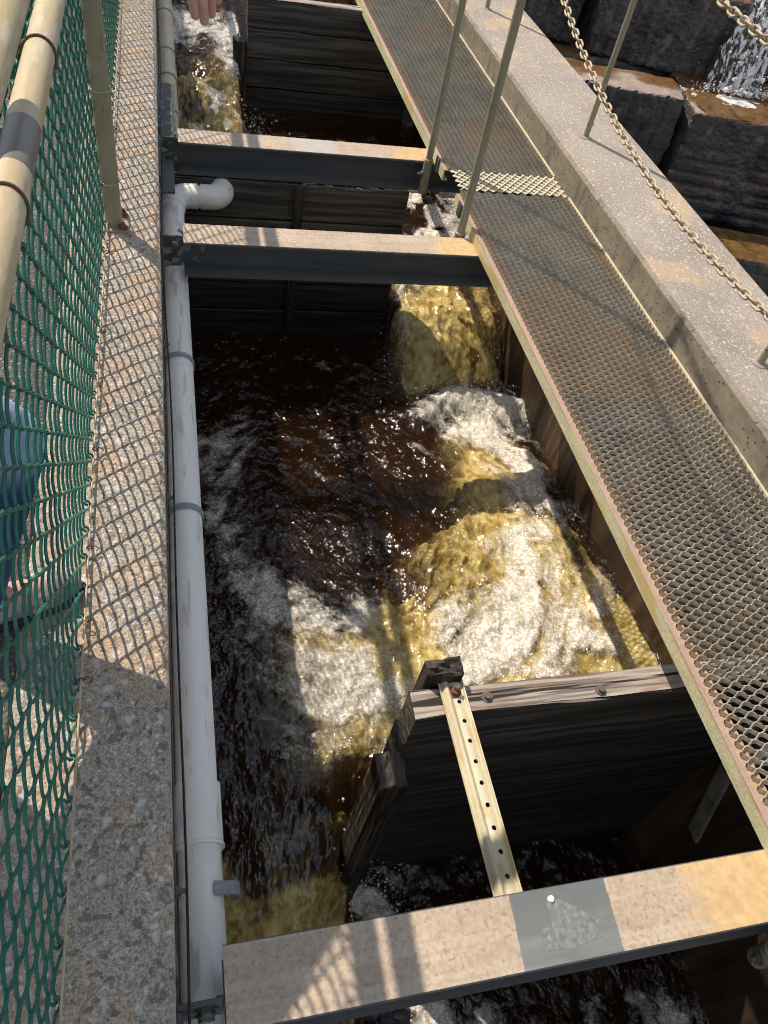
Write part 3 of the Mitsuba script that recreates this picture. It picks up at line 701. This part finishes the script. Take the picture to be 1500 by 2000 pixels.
def grating(u0, u1, v0, v1, S, L, wid, tilt, zc, seed):
    """strands run along u, stacked along v. Returns verts (u, v, z) and faces"""
    n = int((u1 - u0) / L * 10)
    us = np.linspace(u0, u1, n)
    nv = int((v1 - v0) / (S / 2))
    k, th = 0, .0014
    r = np.random.default_rng(seed)
    wd, nd = np.array([0, math.cos(tilt), math.sin(tilt)]), np.array([0, -math.sin(tilt), math.cos(tilt)])
    V, Fs = [], []
    i = np.arange(n - 1)
    for j in range(nv):
        ph = (us / L + .5 * (j % 2)) * 2 * np.pi
        wv_ = np.clip(1.06 * np.sin(ph), -1, 1)
        cy = v0 + S / 4 + j * S / 2 + S / 4 * wv_ * .97
        cz = zc + .0012 * wv_ + .0006 * np.sin(ph * 3)
        c = np.stack([us, cy, cz], 1)
        jag = (.0007 * np.where(np.arange(n) % 2 == 0, 1, -1) + r.normal(0, .0003, n))[:, None]
        q = np.stack([c - wd * wid / 2 - nd * th, c + wd * (wid / 2 + jag) - nd * th, c + wd * (wid / 2 + jag) + nd * th, c - wd * wid / 2 + nd * th], 1).reshape(-1, 3)
        for a in range(4):
            b = (a + 1) % 4
            A, B, C_, D = k + i * 4 + a, k + i * 4 + b, k + (i + 1) * 4 + b, k + (i + 1) * 4 + a
            Fs += [np.stack([A, B, C_], 1), np.stack([A, C_, D], 1)]
        V.append(q)
        k += len(q)
    return np.concatenate(V), np.concatenate(Fs)
GZ = -.0155
for y0, y1, sd in ((-.6, 3.335, 1), (3.545, 9.5, 2)):
    v, f = grating(1.312, XR - .012, y0, y1, .0288, .0600, .0132, math.radians(62), GZ, sd)
    add("grating", tm(v, f), "m_grate", wk, label="brown mesh panel " + ("nearer the camera" if sd == 1 else "beyond the pale cross strip"))
v, f = grating(3.345, 3.536, 1.325, XR - .006, .042, .046, .0135, math.radians(32), GZ + .003, 3)
v = np.stack([v[:, 1], v[:, 0], v[:, 2]], 1)
add("grating", tm(v, f[:, ::-1]), "m_grate_new", wk, label="pale cross strip of mesh turned the other way")

# ------------------------------------------------------------------ guard posts and chains
PXR = 1.262
def guard_post(name, label, x, y, z0, z1, r=.0165, mat="m_post", sleeve=None, bolt=None):
    k = thing(name, label, "post", "guard posts by the walkway")
    add("pole", tube([[x, y, z0], [x, y, z1]], r, 24), mat, k, smooth=30)
    if sleeve:
        add("sleeve", tube([[x, y, z0 - .01], [x, y, sleeve], [x, y, sleeve + .004]], [r + .006, r + .006, r + .001], 24), mat, k, smooth=30)
    if bolt is not None:
        add("bolt", hexbolt([x - r - .006, y - .004, bolt], [-1, 0, 0], .012, .012, .012), "m_bolt", k, smooth=30)
    return k
guard_post("guard_post", "chain post clamped to the farthest cross beam at the walkway's edge", PXR, 3.715, -.215, 1.28, .017, sleeve=-.05, bolt=-.125)
guard_post("guard_post", "chain post standing at the far edge of the middle beam by the walkway", PXR - .004, 3.055, -.12, 1.43, .018, sleeve=-.068, bolt=None)
guard_post("guard_post", "chain post bolted to the near beam, only its round foot in view", PXR + .030, .155, -.27, 1.43, .018, sleeve=-.20, bolt=-.235)
for y, lab in ((3.72, "thin post in the broad wall, second of the row, crossed by the chain"), (5.575, "thin post in the broad wall, farthest of the row"), (1.905, "thin post in the broad wall at the right picture edge")):
    k = thing("wall_post", lab, "post", "thin posts set in the broad wall")
    add("pole", tube([[2.07, y, .10], [2.07, y, 1.25]], .0145, 20), "m_post", k, smooth=30)
    add("set_screw", cat([cyl([2.07 - .019, y - .006, .19], [2.07 + .019, y - .006, .19], .004, 8)]), "m_bolt", k)
    g = trimesh.creation.icosphere(2)
    add("grout", tm(np.array(g.vertices) * [.034, .034, .006] + [2.07, y, .126], g.faces), "m_parapet", k, smooth=True)

LP = .0262
def link_mesh():
    a, rr = .0085, .0033
    s = LP / 2 - a + .0035
    pts = []
    for t in np.linspace(-np.pi / 2, np.pi / 2, 7):
        pts.append((s + a * math.cos(t), a * math.sin(t), 0))
    for t in np.linspace(np.pi / 2, 3 * np.pi / 2, 7):
        pts.append((-s + a * math.cos(t), a * math.sin(t), 0))
    return tube(pts, rr, 8, closed=True)
link = mikit.ply(link_mesh(), "m_chain", smooth=True)
def chain(label, ya, yb, zmid, x, cv=.142):
    k = thing("guard_chain", label, "chain", "chains between the guard posts")
    ys = np.linspace(ya, yb, 4000)
    ym = (ya + yb) / 2
    p = np.stack([np.full_like(ys, x), ys, zmid + cv * (ys - ym) ** 2], 1)
    s = np.concatenate([[0], np.cumsum(np.linalg.norm(np.diff(p, axis=0), axis=1))])
    n = int(s[-1] / LP)
    r = np.random.default_rng(int(zmid * 100))
    for i in range(n):
        c = [np.interp((i + .5) * LP, s, p[:, q]) for q in range(3)]
        y = c[1]
        t = np.array([0, 1, 2 * cv * (y - ym)]); t /= np.linalg.norm(t)
        a = math.radians(42 + 90 * (i % 2) + r.normal(0, 6) + 8 * math.sin(i * .3))
        e1_, e2_ = np.array([1.0, 0, 0]), np.cross(t, [1.0, 0, 0])
        b = math.cos(a) * e1_ + math.sin(a) * e2_
        M = np.eye(4)
        M[:3, 0], M[:3, 1], M[:3, 2], M[:3, 3] = t, b, np.cross(t, b), c
        put("link", {**link, "to_world": T(M.tolist())}, k)
chain("lower sagging chain of the walkway guard, crossing the broad wall", 3.04, .17, .787, PXR)
chain("upper chain of the walkway guard, seen at the top right corner", 3.04, .17, 1.208, PXR, .09)

# ------------------------------------------------------------------ chain link fence on the kerb
fe = thing("chain_link_fence", "green vinyl chain link fence with two tan pipe rails on the left kerb", "fence")
FX, PXF = -.252, -.220
add("top_rail", tube([[PXF, -4, 1.055], [PXF, 12, 1.055]], .0265, 32), "m_rail", fe, smooth=30)
add("hand_rail", tube([[PXF + .002, -4, 1.212], [PXF + .002, 12, 1.212]], .0265, 32), "m_rail", fe, smooth=30, label="second tan rail above the mesh")
add("rail_band", tube([[PXF, 1.147, 1.055], [PXF, 1.150, 1.055], [PXF, 1.292, 1.055]], [.0266, .0272, .0272], 32), "m_grey_band", fe, smooth=30, label="grey band round the lower rail")  # darker grey band round the rail, a little wider than it
for y in (-.25, 2.85, 5.95, 9.05):
    pk = add("post", tube([[PXF, y, .008], [PXF, y, 1.185]], .0315, 32), "m_post", fe, smooth=30)
    add("base_plate", box(-.310, -.165, y - .055, y + .075, .0, .010, .002), "m_white" if False else "m_post", fe)
    for bx, by in ((-.292, -.038), (-.185, -.038), (-.292, .058), (-.185, .058)):
        add("bolt", hexbolt([bx, y + by, .012], [0, 0, 1], .0125, .013, .012), "m_rust_bolt", fe, smooth=30)
    for z in (.18, .50, .82):
        a = np.linspace(-.3, 2 * np.pi * .80, 26) + math.pi
        pts = [(PXF + .034 * math.cos(t), y + .034 * math.sin(t), z + .004 * math.sin(t)) for t in a]
        pts = [(FX - .004, y - .02, z - .006)] + pts + [(FX - .006, y + .01, z + .01)]
        add("tie", tube(pts, .0022, 6), "m_tension", fe, smooth=True)
def rail_tie(y):
    a = np.linspace(-.4, 2 * np.pi * .93, 30)
    pts = [(PXF + .0290 * math.cos(t + 2.6), y + .012 * math.sin(t + 2.6), 1.055 + .0290 * math.sin(t + 2.6)) for t in a]
    pts = [(FX - .008, y - .006, 1.040), (FX - .004, y + .006, 1.047)] + pts + [(FX + .002, y + .01, 1.045), (FX - .010, y + .004, 1.035)]
    return tube(pts, .0024, 7)
for y in (-.3, .35, 1.06, 1.585, 2.2, 2.9, 3.6, 4.4):
    add("rail_tie", rail_tie(y), "m_tie", fe, smooth=True)
tw_y = np.linspace(-1.5, 9, 200)
add("tension_wire", tube(np.stack([FX + .010 + .002 * np.sin(tw_y * 2.1), tw_y, .022 + .004 * np.sin(tw_y * 3.3)], 1), .0027, 7), "m_tension", fe, smooth=True)
WD = .0875                                          # width of one diamond
def wire(sign, seed):
    r = np.random.default_rng(seed)
    hz = .0445
    n = 23
    z0 = 1.050 - n * hz
    z = np.linspace(0, n, n * 9 + 1)
    t = np.abs(((z + .5) % 2) - 1) * 2 - 1             # triangle, -1..1
    t = np.sign(t) * (1 - (1 - np.abs(t)) ** 1.0)
    y = sign * (WD / 4 + .0026) * np.clip(t * 1.10, -1, 1)
    x = .0042 * np.sin((z + .5) * np.pi + np.pi / 2 * 0) * 1.0
    x = .0040 * np.cos(z * np.pi) * sign
    pts = np.stack([x, y, z0 + z * hz], 1)
    pts[1:-1] = (pts[:-2] + 2 * pts[1:-1] + pts[2:]) / 4
    top, bot = pts[-1], pts[0]
    s = np.sign(sign)
    hook_t = [top + [0, s * .004, .010], top + [.003, s * .012, .018], top + [.006, s * .022, .016], top + [.003, s * .027, .004], top + [-.003, s * .024, -.006]]
    hook_b = [bot + [-.003, s * .024, .006], bot + [.003, s * .027, -.002], bot + [.006, s * .022, -.010], bot + [.003, s * .012, -.012], bot + [0, s * .004, -.006]]
    return tube(np.vstack([hook_b, pts, hook_t]), .0032, 7)
wires = [mikit.ply(wire(1, 1), "m_vinyl", smooth=True), mikit.ply(wire(-1, 2), "m_vinyl", smooth=True)]
r = np.random.default_rng(12)
for i in range(-12, 168):
    y = i * WD / 2
    bulge = .006 * math.sin(y * 1.3) + .003 * math.sin(y * 3.1)
    put("wire", {**wires[i % 2], "to_world": T().translate([FX - .002 + bulge * .4, y, r.normal(0, .0006)]) @ T().rotate([0, 1, 0], float(r.normal(0, .12)))}, fe)
for y in (.155, .90, 1.05, 1.27, 1.62, 2.15, 2.62, 3.1, 3.6, 4.2):
    a = np.linspace(0, 2 * np.pi * 1.1, 16)
    pts = [(FX + .014 + .007 * math.cos(t), y + .004 * t / 6, .026 + .007 * math.sin(t)) for t in a] + [(FX + .028, y + .008, .024), (FX + .036, y + .004, .020), (FX + .030, y - .003, .020)]
    add("hog_ring", tube(pts, .0017, 6), "m_rust_bolt", fe, smooth=True)

# ------------------------------------------------------------------ granite blocks of the river dam
def stone(label, p0, p1, depth, height, seed, groove="v", spacing=.12, step=.022, amp=.035, tilt=0.0):
    """front top edge p0 -> p1; the block reaches back (away from the camera) by depth and down by height"""
    p0, p1 = np.array(p0, float), np.array(p1, float)
    e = p1 - p0
    L = np.linalg.norm(e); e /= L
    bck = np.cross([0, 0, 1.0], e); bck /= np.linalg.norm(bck)
    dn = np.cross(e, bck) * -1
    def face(nu, nv, fn):
        u, v = np.meshgrid(np.linspace(0, 1, nu), np.linspace(0, 1, nv), indexing="ij")
        P = fn(u, v)
        i, j = np.meshgrid(np.arange(nu - 1), np.arange(nv - 1), indexing="ij")
        a = i * nv + j
        f = np.concatenate([np.stack([a, a + nv, a + nv + 1], -1).reshape(-1, 3), np.stack([a, a + nv + 1, a + 1], -1).reshape(-1, 3)])
        return P.reshape(-1, 3), f
    nu, nd, nh = [max(4, int(q / step)) for q in (L, depth, height)]
    loc = []
    for fn, a, b, flip in ((lambda u, v: np.stack([u * L, 0 * u, v * height], -1), nu, nh, False), (lambda u, v: np.stack([u * L, v * depth, 0 * u], -1), nu, nd, True),
                     (lambda u, v: np.stack([0 * u, u * depth, v * height], -1), nd, nh, True), (lambda u, v: np.stack([0 * u + L, u * depth, v * height], -1), nd, nh, False),
                     (lambda u, v: np.stack([u * L, 0 * u + depth, v * height], -1), nu, nh, True), (lambda u, v: np.stack([u * L, v * depth, 0 * u + height], -1), nu, nd, False)):
        P, f = face(a, b, fn)
        loc.append((P, f[:, ::-1] if flip else f))
    V, F, k = [], [], 0
    for P, f in loc:
        V.append(P); F.append(f + k); k += len(P)
    V, F = np.concatenate(V), np.concatenate(F)
    q = V.copy()
    # rounded arrises and rough faces
    for ax, M in ((0, L), (1, depth), (2, height)):
        pass
    c = np.array([L, depth, height]) / 2
    d = np.maximum(np.abs(V - c) - (c - .035), 0)
    nrm = np.linalg.norm(d, axis=1, keepdims=True)
    V = np.where(nrm > .035, c + np.sign(V - c) * (np.minimum(np.abs(V - c), c - .035) + d / np.maximum(nrm, 1e-9) * .035), V)
    W = p0 + V[:, :1] * e + V[:, 1:2] * bck + V[:, 2:3] * np.array([0, 0, -1.0])
    no = meshkit.fbm(W * 3.1, 4, seed) - .5
    no2 = meshkit.fbm(W * 11, 3, seed + 9) - .5
    out = np.sign(q - c) * (np.abs(q - c) > c - 1e-6)
    disp = amp * (no * 1.3 + no2 * .8)
    front = q[:, 1] < 1e-6
    cc = q[:, 0] if groove == "v" else q[:, 2]
    per = spacing * (1 + .0 * cc)
    ph = (cc / per + .12 * (meshkit.fbm(W * 2.0, 2, seed + 3) - .5)) % 1.0
    g = np.clip(1 - (np.abs(ph - .5) * per / .011) ** 2, 0, 1) * front * ss(.10, .40, meshkit.fbm(np.stack([q[:, 0] * 4, q[:, 2] * 1.5, q[:, 0] * 0], -1), 2, seed + 6))
    disp = disp - .022 * g
    Wd = out[:, :1] * e + out[:, 1:2] * bck + out[:, 2:3] * np.array([0, 0, -1.0])
    W = W + Wd * disp[:, None]
    key = thing("granite_block", label, "stone block", "granite blocks of the dam")
    m = tm(W, F)
    m.merge_vertices(digits_vertex=5)
    m.fix_normals()
    if m.volume < 0:
        m.invert()
    scene[key] = mikit.ply(m, "m_stone", smooth=50)
    return key
stone("reddish topped granite block with upright drill marks beside the broad wall", (3.30, 6.68, -.61), (4.43, 6.44, -.60), .52, 1.5, 3, "v", .15)
stone("dark granite block with level drill lines below the little waterfall", (4.50, 6.36, -.66), (6.4, 5.95, -.66), .95, .95, 5, "h", .115)
stone("large black granite block with upright drill marks at the top right", (3.84, 7.46, .05), (5.17, 7.15, .0), .9, .70, 7, "v", .105)
stone("dark granite block at the top, left of the largest block, beside the broad wall", (2.6, 8.05, .0), (3.76, 7.62, .02), .9, .66, 9, "v", .2)
stone("brown wet granite block right of the waterfall in the corner", (5.45, 7.35, .12), (6.6, 7.1, .1), 1.0, .75, 11, "v", .2)
stone("low granite block under a wet golden ledge at the right edge", (4.3, 5.60, -1.52), (6.6, 5.05, -1.52), .55, .6, 13, "v", .16)
stone("shadowed granite block in the gap behind the reddish block", (2.7, 7.35, -.72), (4.0, 7.05, -.72), .6, 1.1, 15, "v", .3)
stone("buried granite block carrying the back row of the dam", (2.7, 7.62, -.66), (7.2, 7.0, -.68), 1.6, 1.2, 17, "v", .5, .05)
# waterfall and wet ledges
def fall():
    nu, nv = 40, 90
    u, v = np.meshgrid(np.linspace(0, 1, nu), np.linspace(0, 1, nv), indexing="ij")
    wdt = .13 + .50 * v
    x = 5.34 - .12 * v + (u - .5) * wdt - .08 * v
    y = 7.45 - .55 * v ** .6
    z = .12 - .77 * v ** 1.5
    P = np.stack([x, y, z], -1)
    P[..., 1] -= .09 * (meshkit.fbm(np.stack([x * 16, z * 4, u * 0], -1), 4, 3) - .5) * (1 + v)
    P[..., 0] += .06 * (meshkit.fbm(np.stack([x * 9, z * 5, u * 0 + 5], -1), 3, 8) - .5)
    a = (np.arange(nu - 1)[:, None] * nv + np.arange(nv - 1)[None]).ravel()
    f = np.concatenate([np.stack([a, a + nv, a + nv + 1], 1), np.stack([a, a + nv + 1, a + 1], 1)])
    keep = (meshkit.fbm(np.stack([P[..., 0] * 22, P[..., 2] * 5, u * 0], -1), 3, 31) - .10 - .26 * v * (np.abs(u - .5) * 2) > 0).ravel()
    f = f[keep[f].all(1)]
    return tm(P.reshape(-1, 3), f)
wfk = thing("waterfall", "small white waterfall dropping between the granite blocks at the right", "waterfall")
add("sheet", fall(), "m_fall", wfk, smooth=True)
c, rr_ = [], []
for _ in range(900):
    t = rng.random() ** .6
    c.append([5.30 + rng.normal(0, .05 + .16 * t), 7.42 - .6 * t ** .6 + rng.normal(0, .05), .1 - .76 * t ** 1.5 + abs(rng.normal(0, .02))]); rr_.append(.0018 + rng.exponential(.0022))
for _ in range(600):
    c.append([5.3 + rng.normal(0, .35), 6.83 + rng.normal(0, .06), -.64 + abs(rng.normal(0, .03))]); rr_.append(.0018 + rng.exponential(.0022))
add("spray", balls(c, rr_, ico1), "m_drop", wfk, smooth=True, kind="stuff")
def shallow(x0, x1, y0, y1, z, sl, seed, foam):
    nx, ny = 60, 40
    X, Y = np.meshgrid(np.linspace(0, 1, nx), np.linspace(0, 1, ny), indexing="ij")
    x = x0 + (x1 - x0) * X
    y = y0 + (y1 - y0) * Y + sl * (x - x0)
    zz = z + .010 * (meshkit.fbm(np.stack([x * 9, y * 9, x * 0], -1), 3, seed) - .5) - .05 * np.clip(.12 - Y, 0, 1)
    a = (np.arange(nx - 1)[:, None] * ny + np.arange(ny - 1)[None]).ravel()
    f = np.concatenate([np.stack([a, a + ny, a + ny + 1], 1), np.stack([a, a + ny + 1, a + 1], 1)])
    F = np.clip(foam * np.exp(-((Y - .75) / .22) ** 2) * (.5 + meshkit.fbm(np.stack([x * 8, y * 8, x * 0], -1), 3, seed + 4)), 0, 1.3)
    return tm(np.stack([x, y, zz], -1).reshape(-1, 3), f[:, ::-1] if False else f), np.stack([F, F], -1).reshape(-1, 2)
m, uv = shallow(4.62, 6.3, 6.37, 6.95, -.662, -.21, 3, 1.2)
add("shallow_water", m, "m_shallow", smooth=True, uv=uv, kind="structure")
m, uv = shallow(4.35, 6.5, 5.60, 6.15, -1.522, -.24, 6, .3)
add("shallow_water", m, "m_shallow", smooth=True, uv=uv, kind="structure")

# ------------------------------------------------------------------ people leaning at the fence
def bone_solid(bones, edge=.016, it=14):
    parts = []
    for p, r0, q, r1 in bones:
        a = m3.Manifold.sphere(r0, 20).translate([float(t) for t in p])
        b = m3.Manifold.sphere(r1, 20).translate([float(t) for t in q])
        parts.append(m3.Manifold.batch_hull([a, b]))
    m = parts[0]
    for q in parts[1:]:
        m = m + q
    m = m.refine_to_length(edge).to_mesh()
    t = trimesh.Trimesh(np.array(m.vert_properties[:, :3]), np.array(m.tri_verts))
    trimesh.smoothing.filter_taubin(t, .5, .53, it)
    return t
def lerp(a, b, t):
    return np.asarray(a) * (1 - t) + np.asarray(b) * t
def hand_bones(wrist, fdir, side, palm_n, curl=.5, length=.17):
    """palm and five separate fingers. fdir: towards the fingertips; side: towards the thumb"""
    w, f = np.asarray(wrist, float), np.asarray(fdir, float) / np.linalg.norm(fdir)
    s = np.asarray(side, float); s = s - f * (s @ f); s /= np.linalg.norm(s)
    n = np.asarray(palm_n, float); n = n - f * (n @ f) - s * (n @ s); n /= np.linalg.norm(n)
    B = []
    knuck = []
    for k, (o, L) in enumerate(((.0285, .95), (.0095, 1.0), (-.0100, .95), (-.0285, .80))):
        a = w + f * .018 + s * o * .7
        b = w + f * (.088 - .004 * abs(k - 1)) + s * o
        B.append((a, .016, b, .0125))
        knuck.append((b, L))
    for i in range(3):
        B.append((lerp(B[i][0], B[i + 1][0], .5), .015, lerp(B[i][2], B[i + 1][2], .5), .0115))
    for k, (b, L) in enumerate(knuck):
        d, p, r = f, b, .0103
        for j, seg in enumerate((.042, .028, .022)):
            c = curl * (.30 + .16 * j + .05 * k)
            d = d * math.cos(c) + n * math.sin(c)
            q = p + d * seg * L - s * (.0016 * (1.5 - k))
            B.append((p, r, q, r - .0009)); p, r = q, r - .0009
    d = f * .55 + s * .75 + n * .35; d /= np.linalg.norm(d)
    p = w + f * .025 + s * .026
    q = p + d * .045; B.append((p, .0155, q, .0125))
    d2 = f * .85 + s * .25 + n * .45; d2 /= np.linalg.norm(d2)
    q2 = q + d2 * .034; B.append((q, .0118, q2, .0108)); B.append((q2, .0106, q2 + d2 * .024, .0092))
    return B

def person(label, J, coat, foot_dirs, group=None):
    k = thing("person", label, "person")
    sk = [(J["neck"], .058, J["headb"], .056), (J["headb"], .070, J["head"], .092), (J["head"], .092, J["crown"], .084)]
    fw = J["face"]
    sk += [(J["head"] + fw * .055 - np.array([0, 0, .055]), .040, J["head"] + fw * .060 - np.array([0, 0, .03]), .046)]
    sk += [(J["head"] + fw * .095 - np.array([0, 0, .012]), .010, J["head"] + fw * .112 - np.array([0, 0, .035]), .014)]
    sd = np.cross([0, 0, 1.0], fw)
    for s in (-1, 1):
        sk += [(J["head"] + sd * s * .088 - np.array([0, 0, .035]), .012, J["head"] + sd * s * .090 + np.array([0, 0, .015]), .015)]
    sk += [(J["neck"], .06, J["chest"], .09)]
    for S in "LR":
        sk += [(J["chest"], .08, J["sh" + S], .05), (J["sh" + S], .050, J["el" + S], .038), (J["el" + S], .040, J["wr" + S], .027)]
    sk += [(J["chest"], .10, J["pelvis"], .10)]
    for S in "LR":
        sk += [(J["pelvis"], .10, J["hip" + S], .085), (J["hip" + S], .080, J["kn" + S], .052), (J["kn" + S], .052, J["an" + S], .036), (J["an" + S], .036, J["an" + S] + foot_dirs[S] * .12 - np.array([0, 0, .035]), .028)]
    body = bone_solid(sk, .022, 8)
    add("body", body, "m_skin", k, smooth=True)
    for S in "LR":
        h = J["hand" + S]
        add("hand", bone_solid(hand_bones(J["wr" + S], *h), .005, 6), "m_skin", k, smooth=True)
    pants = [(J["pelvis"], .135, J["pelvis"] + np.array([0, 0, .06]), .135)]
    for S in "LR":
        pants += [(J["pelvis"], .12, J["hip" + S], .105), (J["hip" + S], .106, J["kn" + S], .083), (J["kn" + S], .083, J["an" + S] + np.array([0, 0, .035]), .058)]
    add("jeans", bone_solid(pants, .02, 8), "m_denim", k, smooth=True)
    co = [(J["pelvis"] + np.array([0, 0, .03]), .150, J["chest"], .140)]
    co += [(J["hipR"] + np.array([-.03, 0, .05]), .135, J["knR"] + np.array([-.03, .02, -.02]), .135), (J["pelvis"], .15, J["knR"] + np.array([-.03, .17, .0]), .13)]     # unseen coat skirt, added to widen the shadow on the kerb
    for S in "LR":
        co += [(J["chest"], .12, J["sh" + S], .072), (J["hip" + S] + np.array([0, 0, .08]), .115, J["sh" + S], .075), (J["sh" + S], .072, J["el" + S], .056), (J["el" + S], .056, lerp(J["el" + S], J["wr" + S], .86), .042)]
    add("jacket", bone_solid(co, .022, 8), coat, k, smooth=True)
    hr = bone_solid([(J["head"] - fw * .025 + np.array([0, 0, .02]), .098, J["crown"] - fw * .015 + np.array([0, 0, .012]), .092)], .02, 4)
    add("hair", hr, "m_hair", k, smooth=True)
    for s in (-1, 1):
        g = trimesh.creation.icosphere(2)
        add("eye", tm(np.array(g.vertices) * .012 + J["head"] + fw * .085 + sd * s * .032, g.faces), "m_white", k, smooth=True)
    for S in "LR":
        a, d = J["an" + S], foot_dirs[S] / np.linalg.norm(foot_dirs[S])
        zf = .0
        base = np.array([a[0], a[1], J["floor" + S]])
        perp = np.cross([0, 0, 1.0], d)
        us = [(-.07, .040), (.02, .041), (.10, .046), (.155, .045), (.19, .033)]
        up_ = []
        for (u, r0), (u2, r2) in zip(us[:-1], us[1:]):
            up_.append((base + d * u + [0, 0, .048 if u < .05 else .042], r0 * .95, base + d * u2 + [0, 0, .042 if u2 < .15 else .036], r2 * .92))
        up_.append((base + d * -.035 + [0, 0, .055], .042, base + d * .0 + [0, 0, .095], .043))
        sh = add("shoe", bone_solid(up_, .010, 6), "m_shoe", k, smooth=True)
        so = []
        for (u, r0), (u2, r2) in zip(us[:-1], us[1:]):
            so.append((base + d * u + [0, 0, .013], r0 * 1.02, base + d * u2 + [0, 0, .013], r2 * 1.02))
        sm_ = bone_solid(so, .012, 3)
        v = np.array(sm_.vertices); v[:, 2] = np.clip(v[:, 2], base[2] + .002, base[2] + .024)
        add("sole", tm(v, sm_.faces), "m_sole", sh, smooth=30)
        lc = [tube([base + d * u + perp * .026 + [0, 0, .081 - .22 * (u - .03)], base + d * (u + .006) + [0, 0, .098 - .22 * (u - .03)], base + d * u - perp * .026 + [0, 0, .081 - .22 * (u - .03)]], .003, 6) for u in (.035, .055, .075, .095)]
        add("laces", cat(lc), "m_lace", sh, smooth=True)
    return k
A = np.array
JA = dict(pelvis=A([-.66, .96, .95]), hipL=A([-.62, 1.06, .90]), hipR=A([-.68, .86, .90]), knL=A([-.338, 1.15, .515]), knR=A([-.655, .74, .48]), anL=A([-.455, 1.085, .09]), anR=A([-.72, .68, .09]),
          chest=A([-.65, 1.00, 1.24]), neck=A([-.63, 1.00, 1.40]), headb=A([-.59, 1.00, 1.50]), head=A([-.57, 1.00, 1.56]), crown=A([-.58, 1.00, 1.60]), face=A([.92, .30, -.25]),
          shL=A([-.60, 1.22, 1.36]), shR=A([-.63, .79, 1.35]), elL=A([-.31, 1.41, 1.290]), elR=A([-.52, .78, 1.07]), wrL=A([.036, 1.525, 1.345]), wrR=A([-.365, .985, .885]),
          handL=((.22, -.60, -.76), (-1, -.12, 0), (0, .78, -.6), .75), handR=((.30, .25, -1.0), (.3, .9, 0), (-.8, .3, 0), .35), floorL=-.004, floorR=-.010)
JA["face"] = JA["face"] / np.linalg.norm(JA["face"])
person("person in blue jeans and pale sneakers leaning over the fence above the channel", JA, "m_jacket", {"L": A([.90, .38, 0]) / np.linalg.norm([.9, .38, 0]), "R": A([.95, .1, 0])})
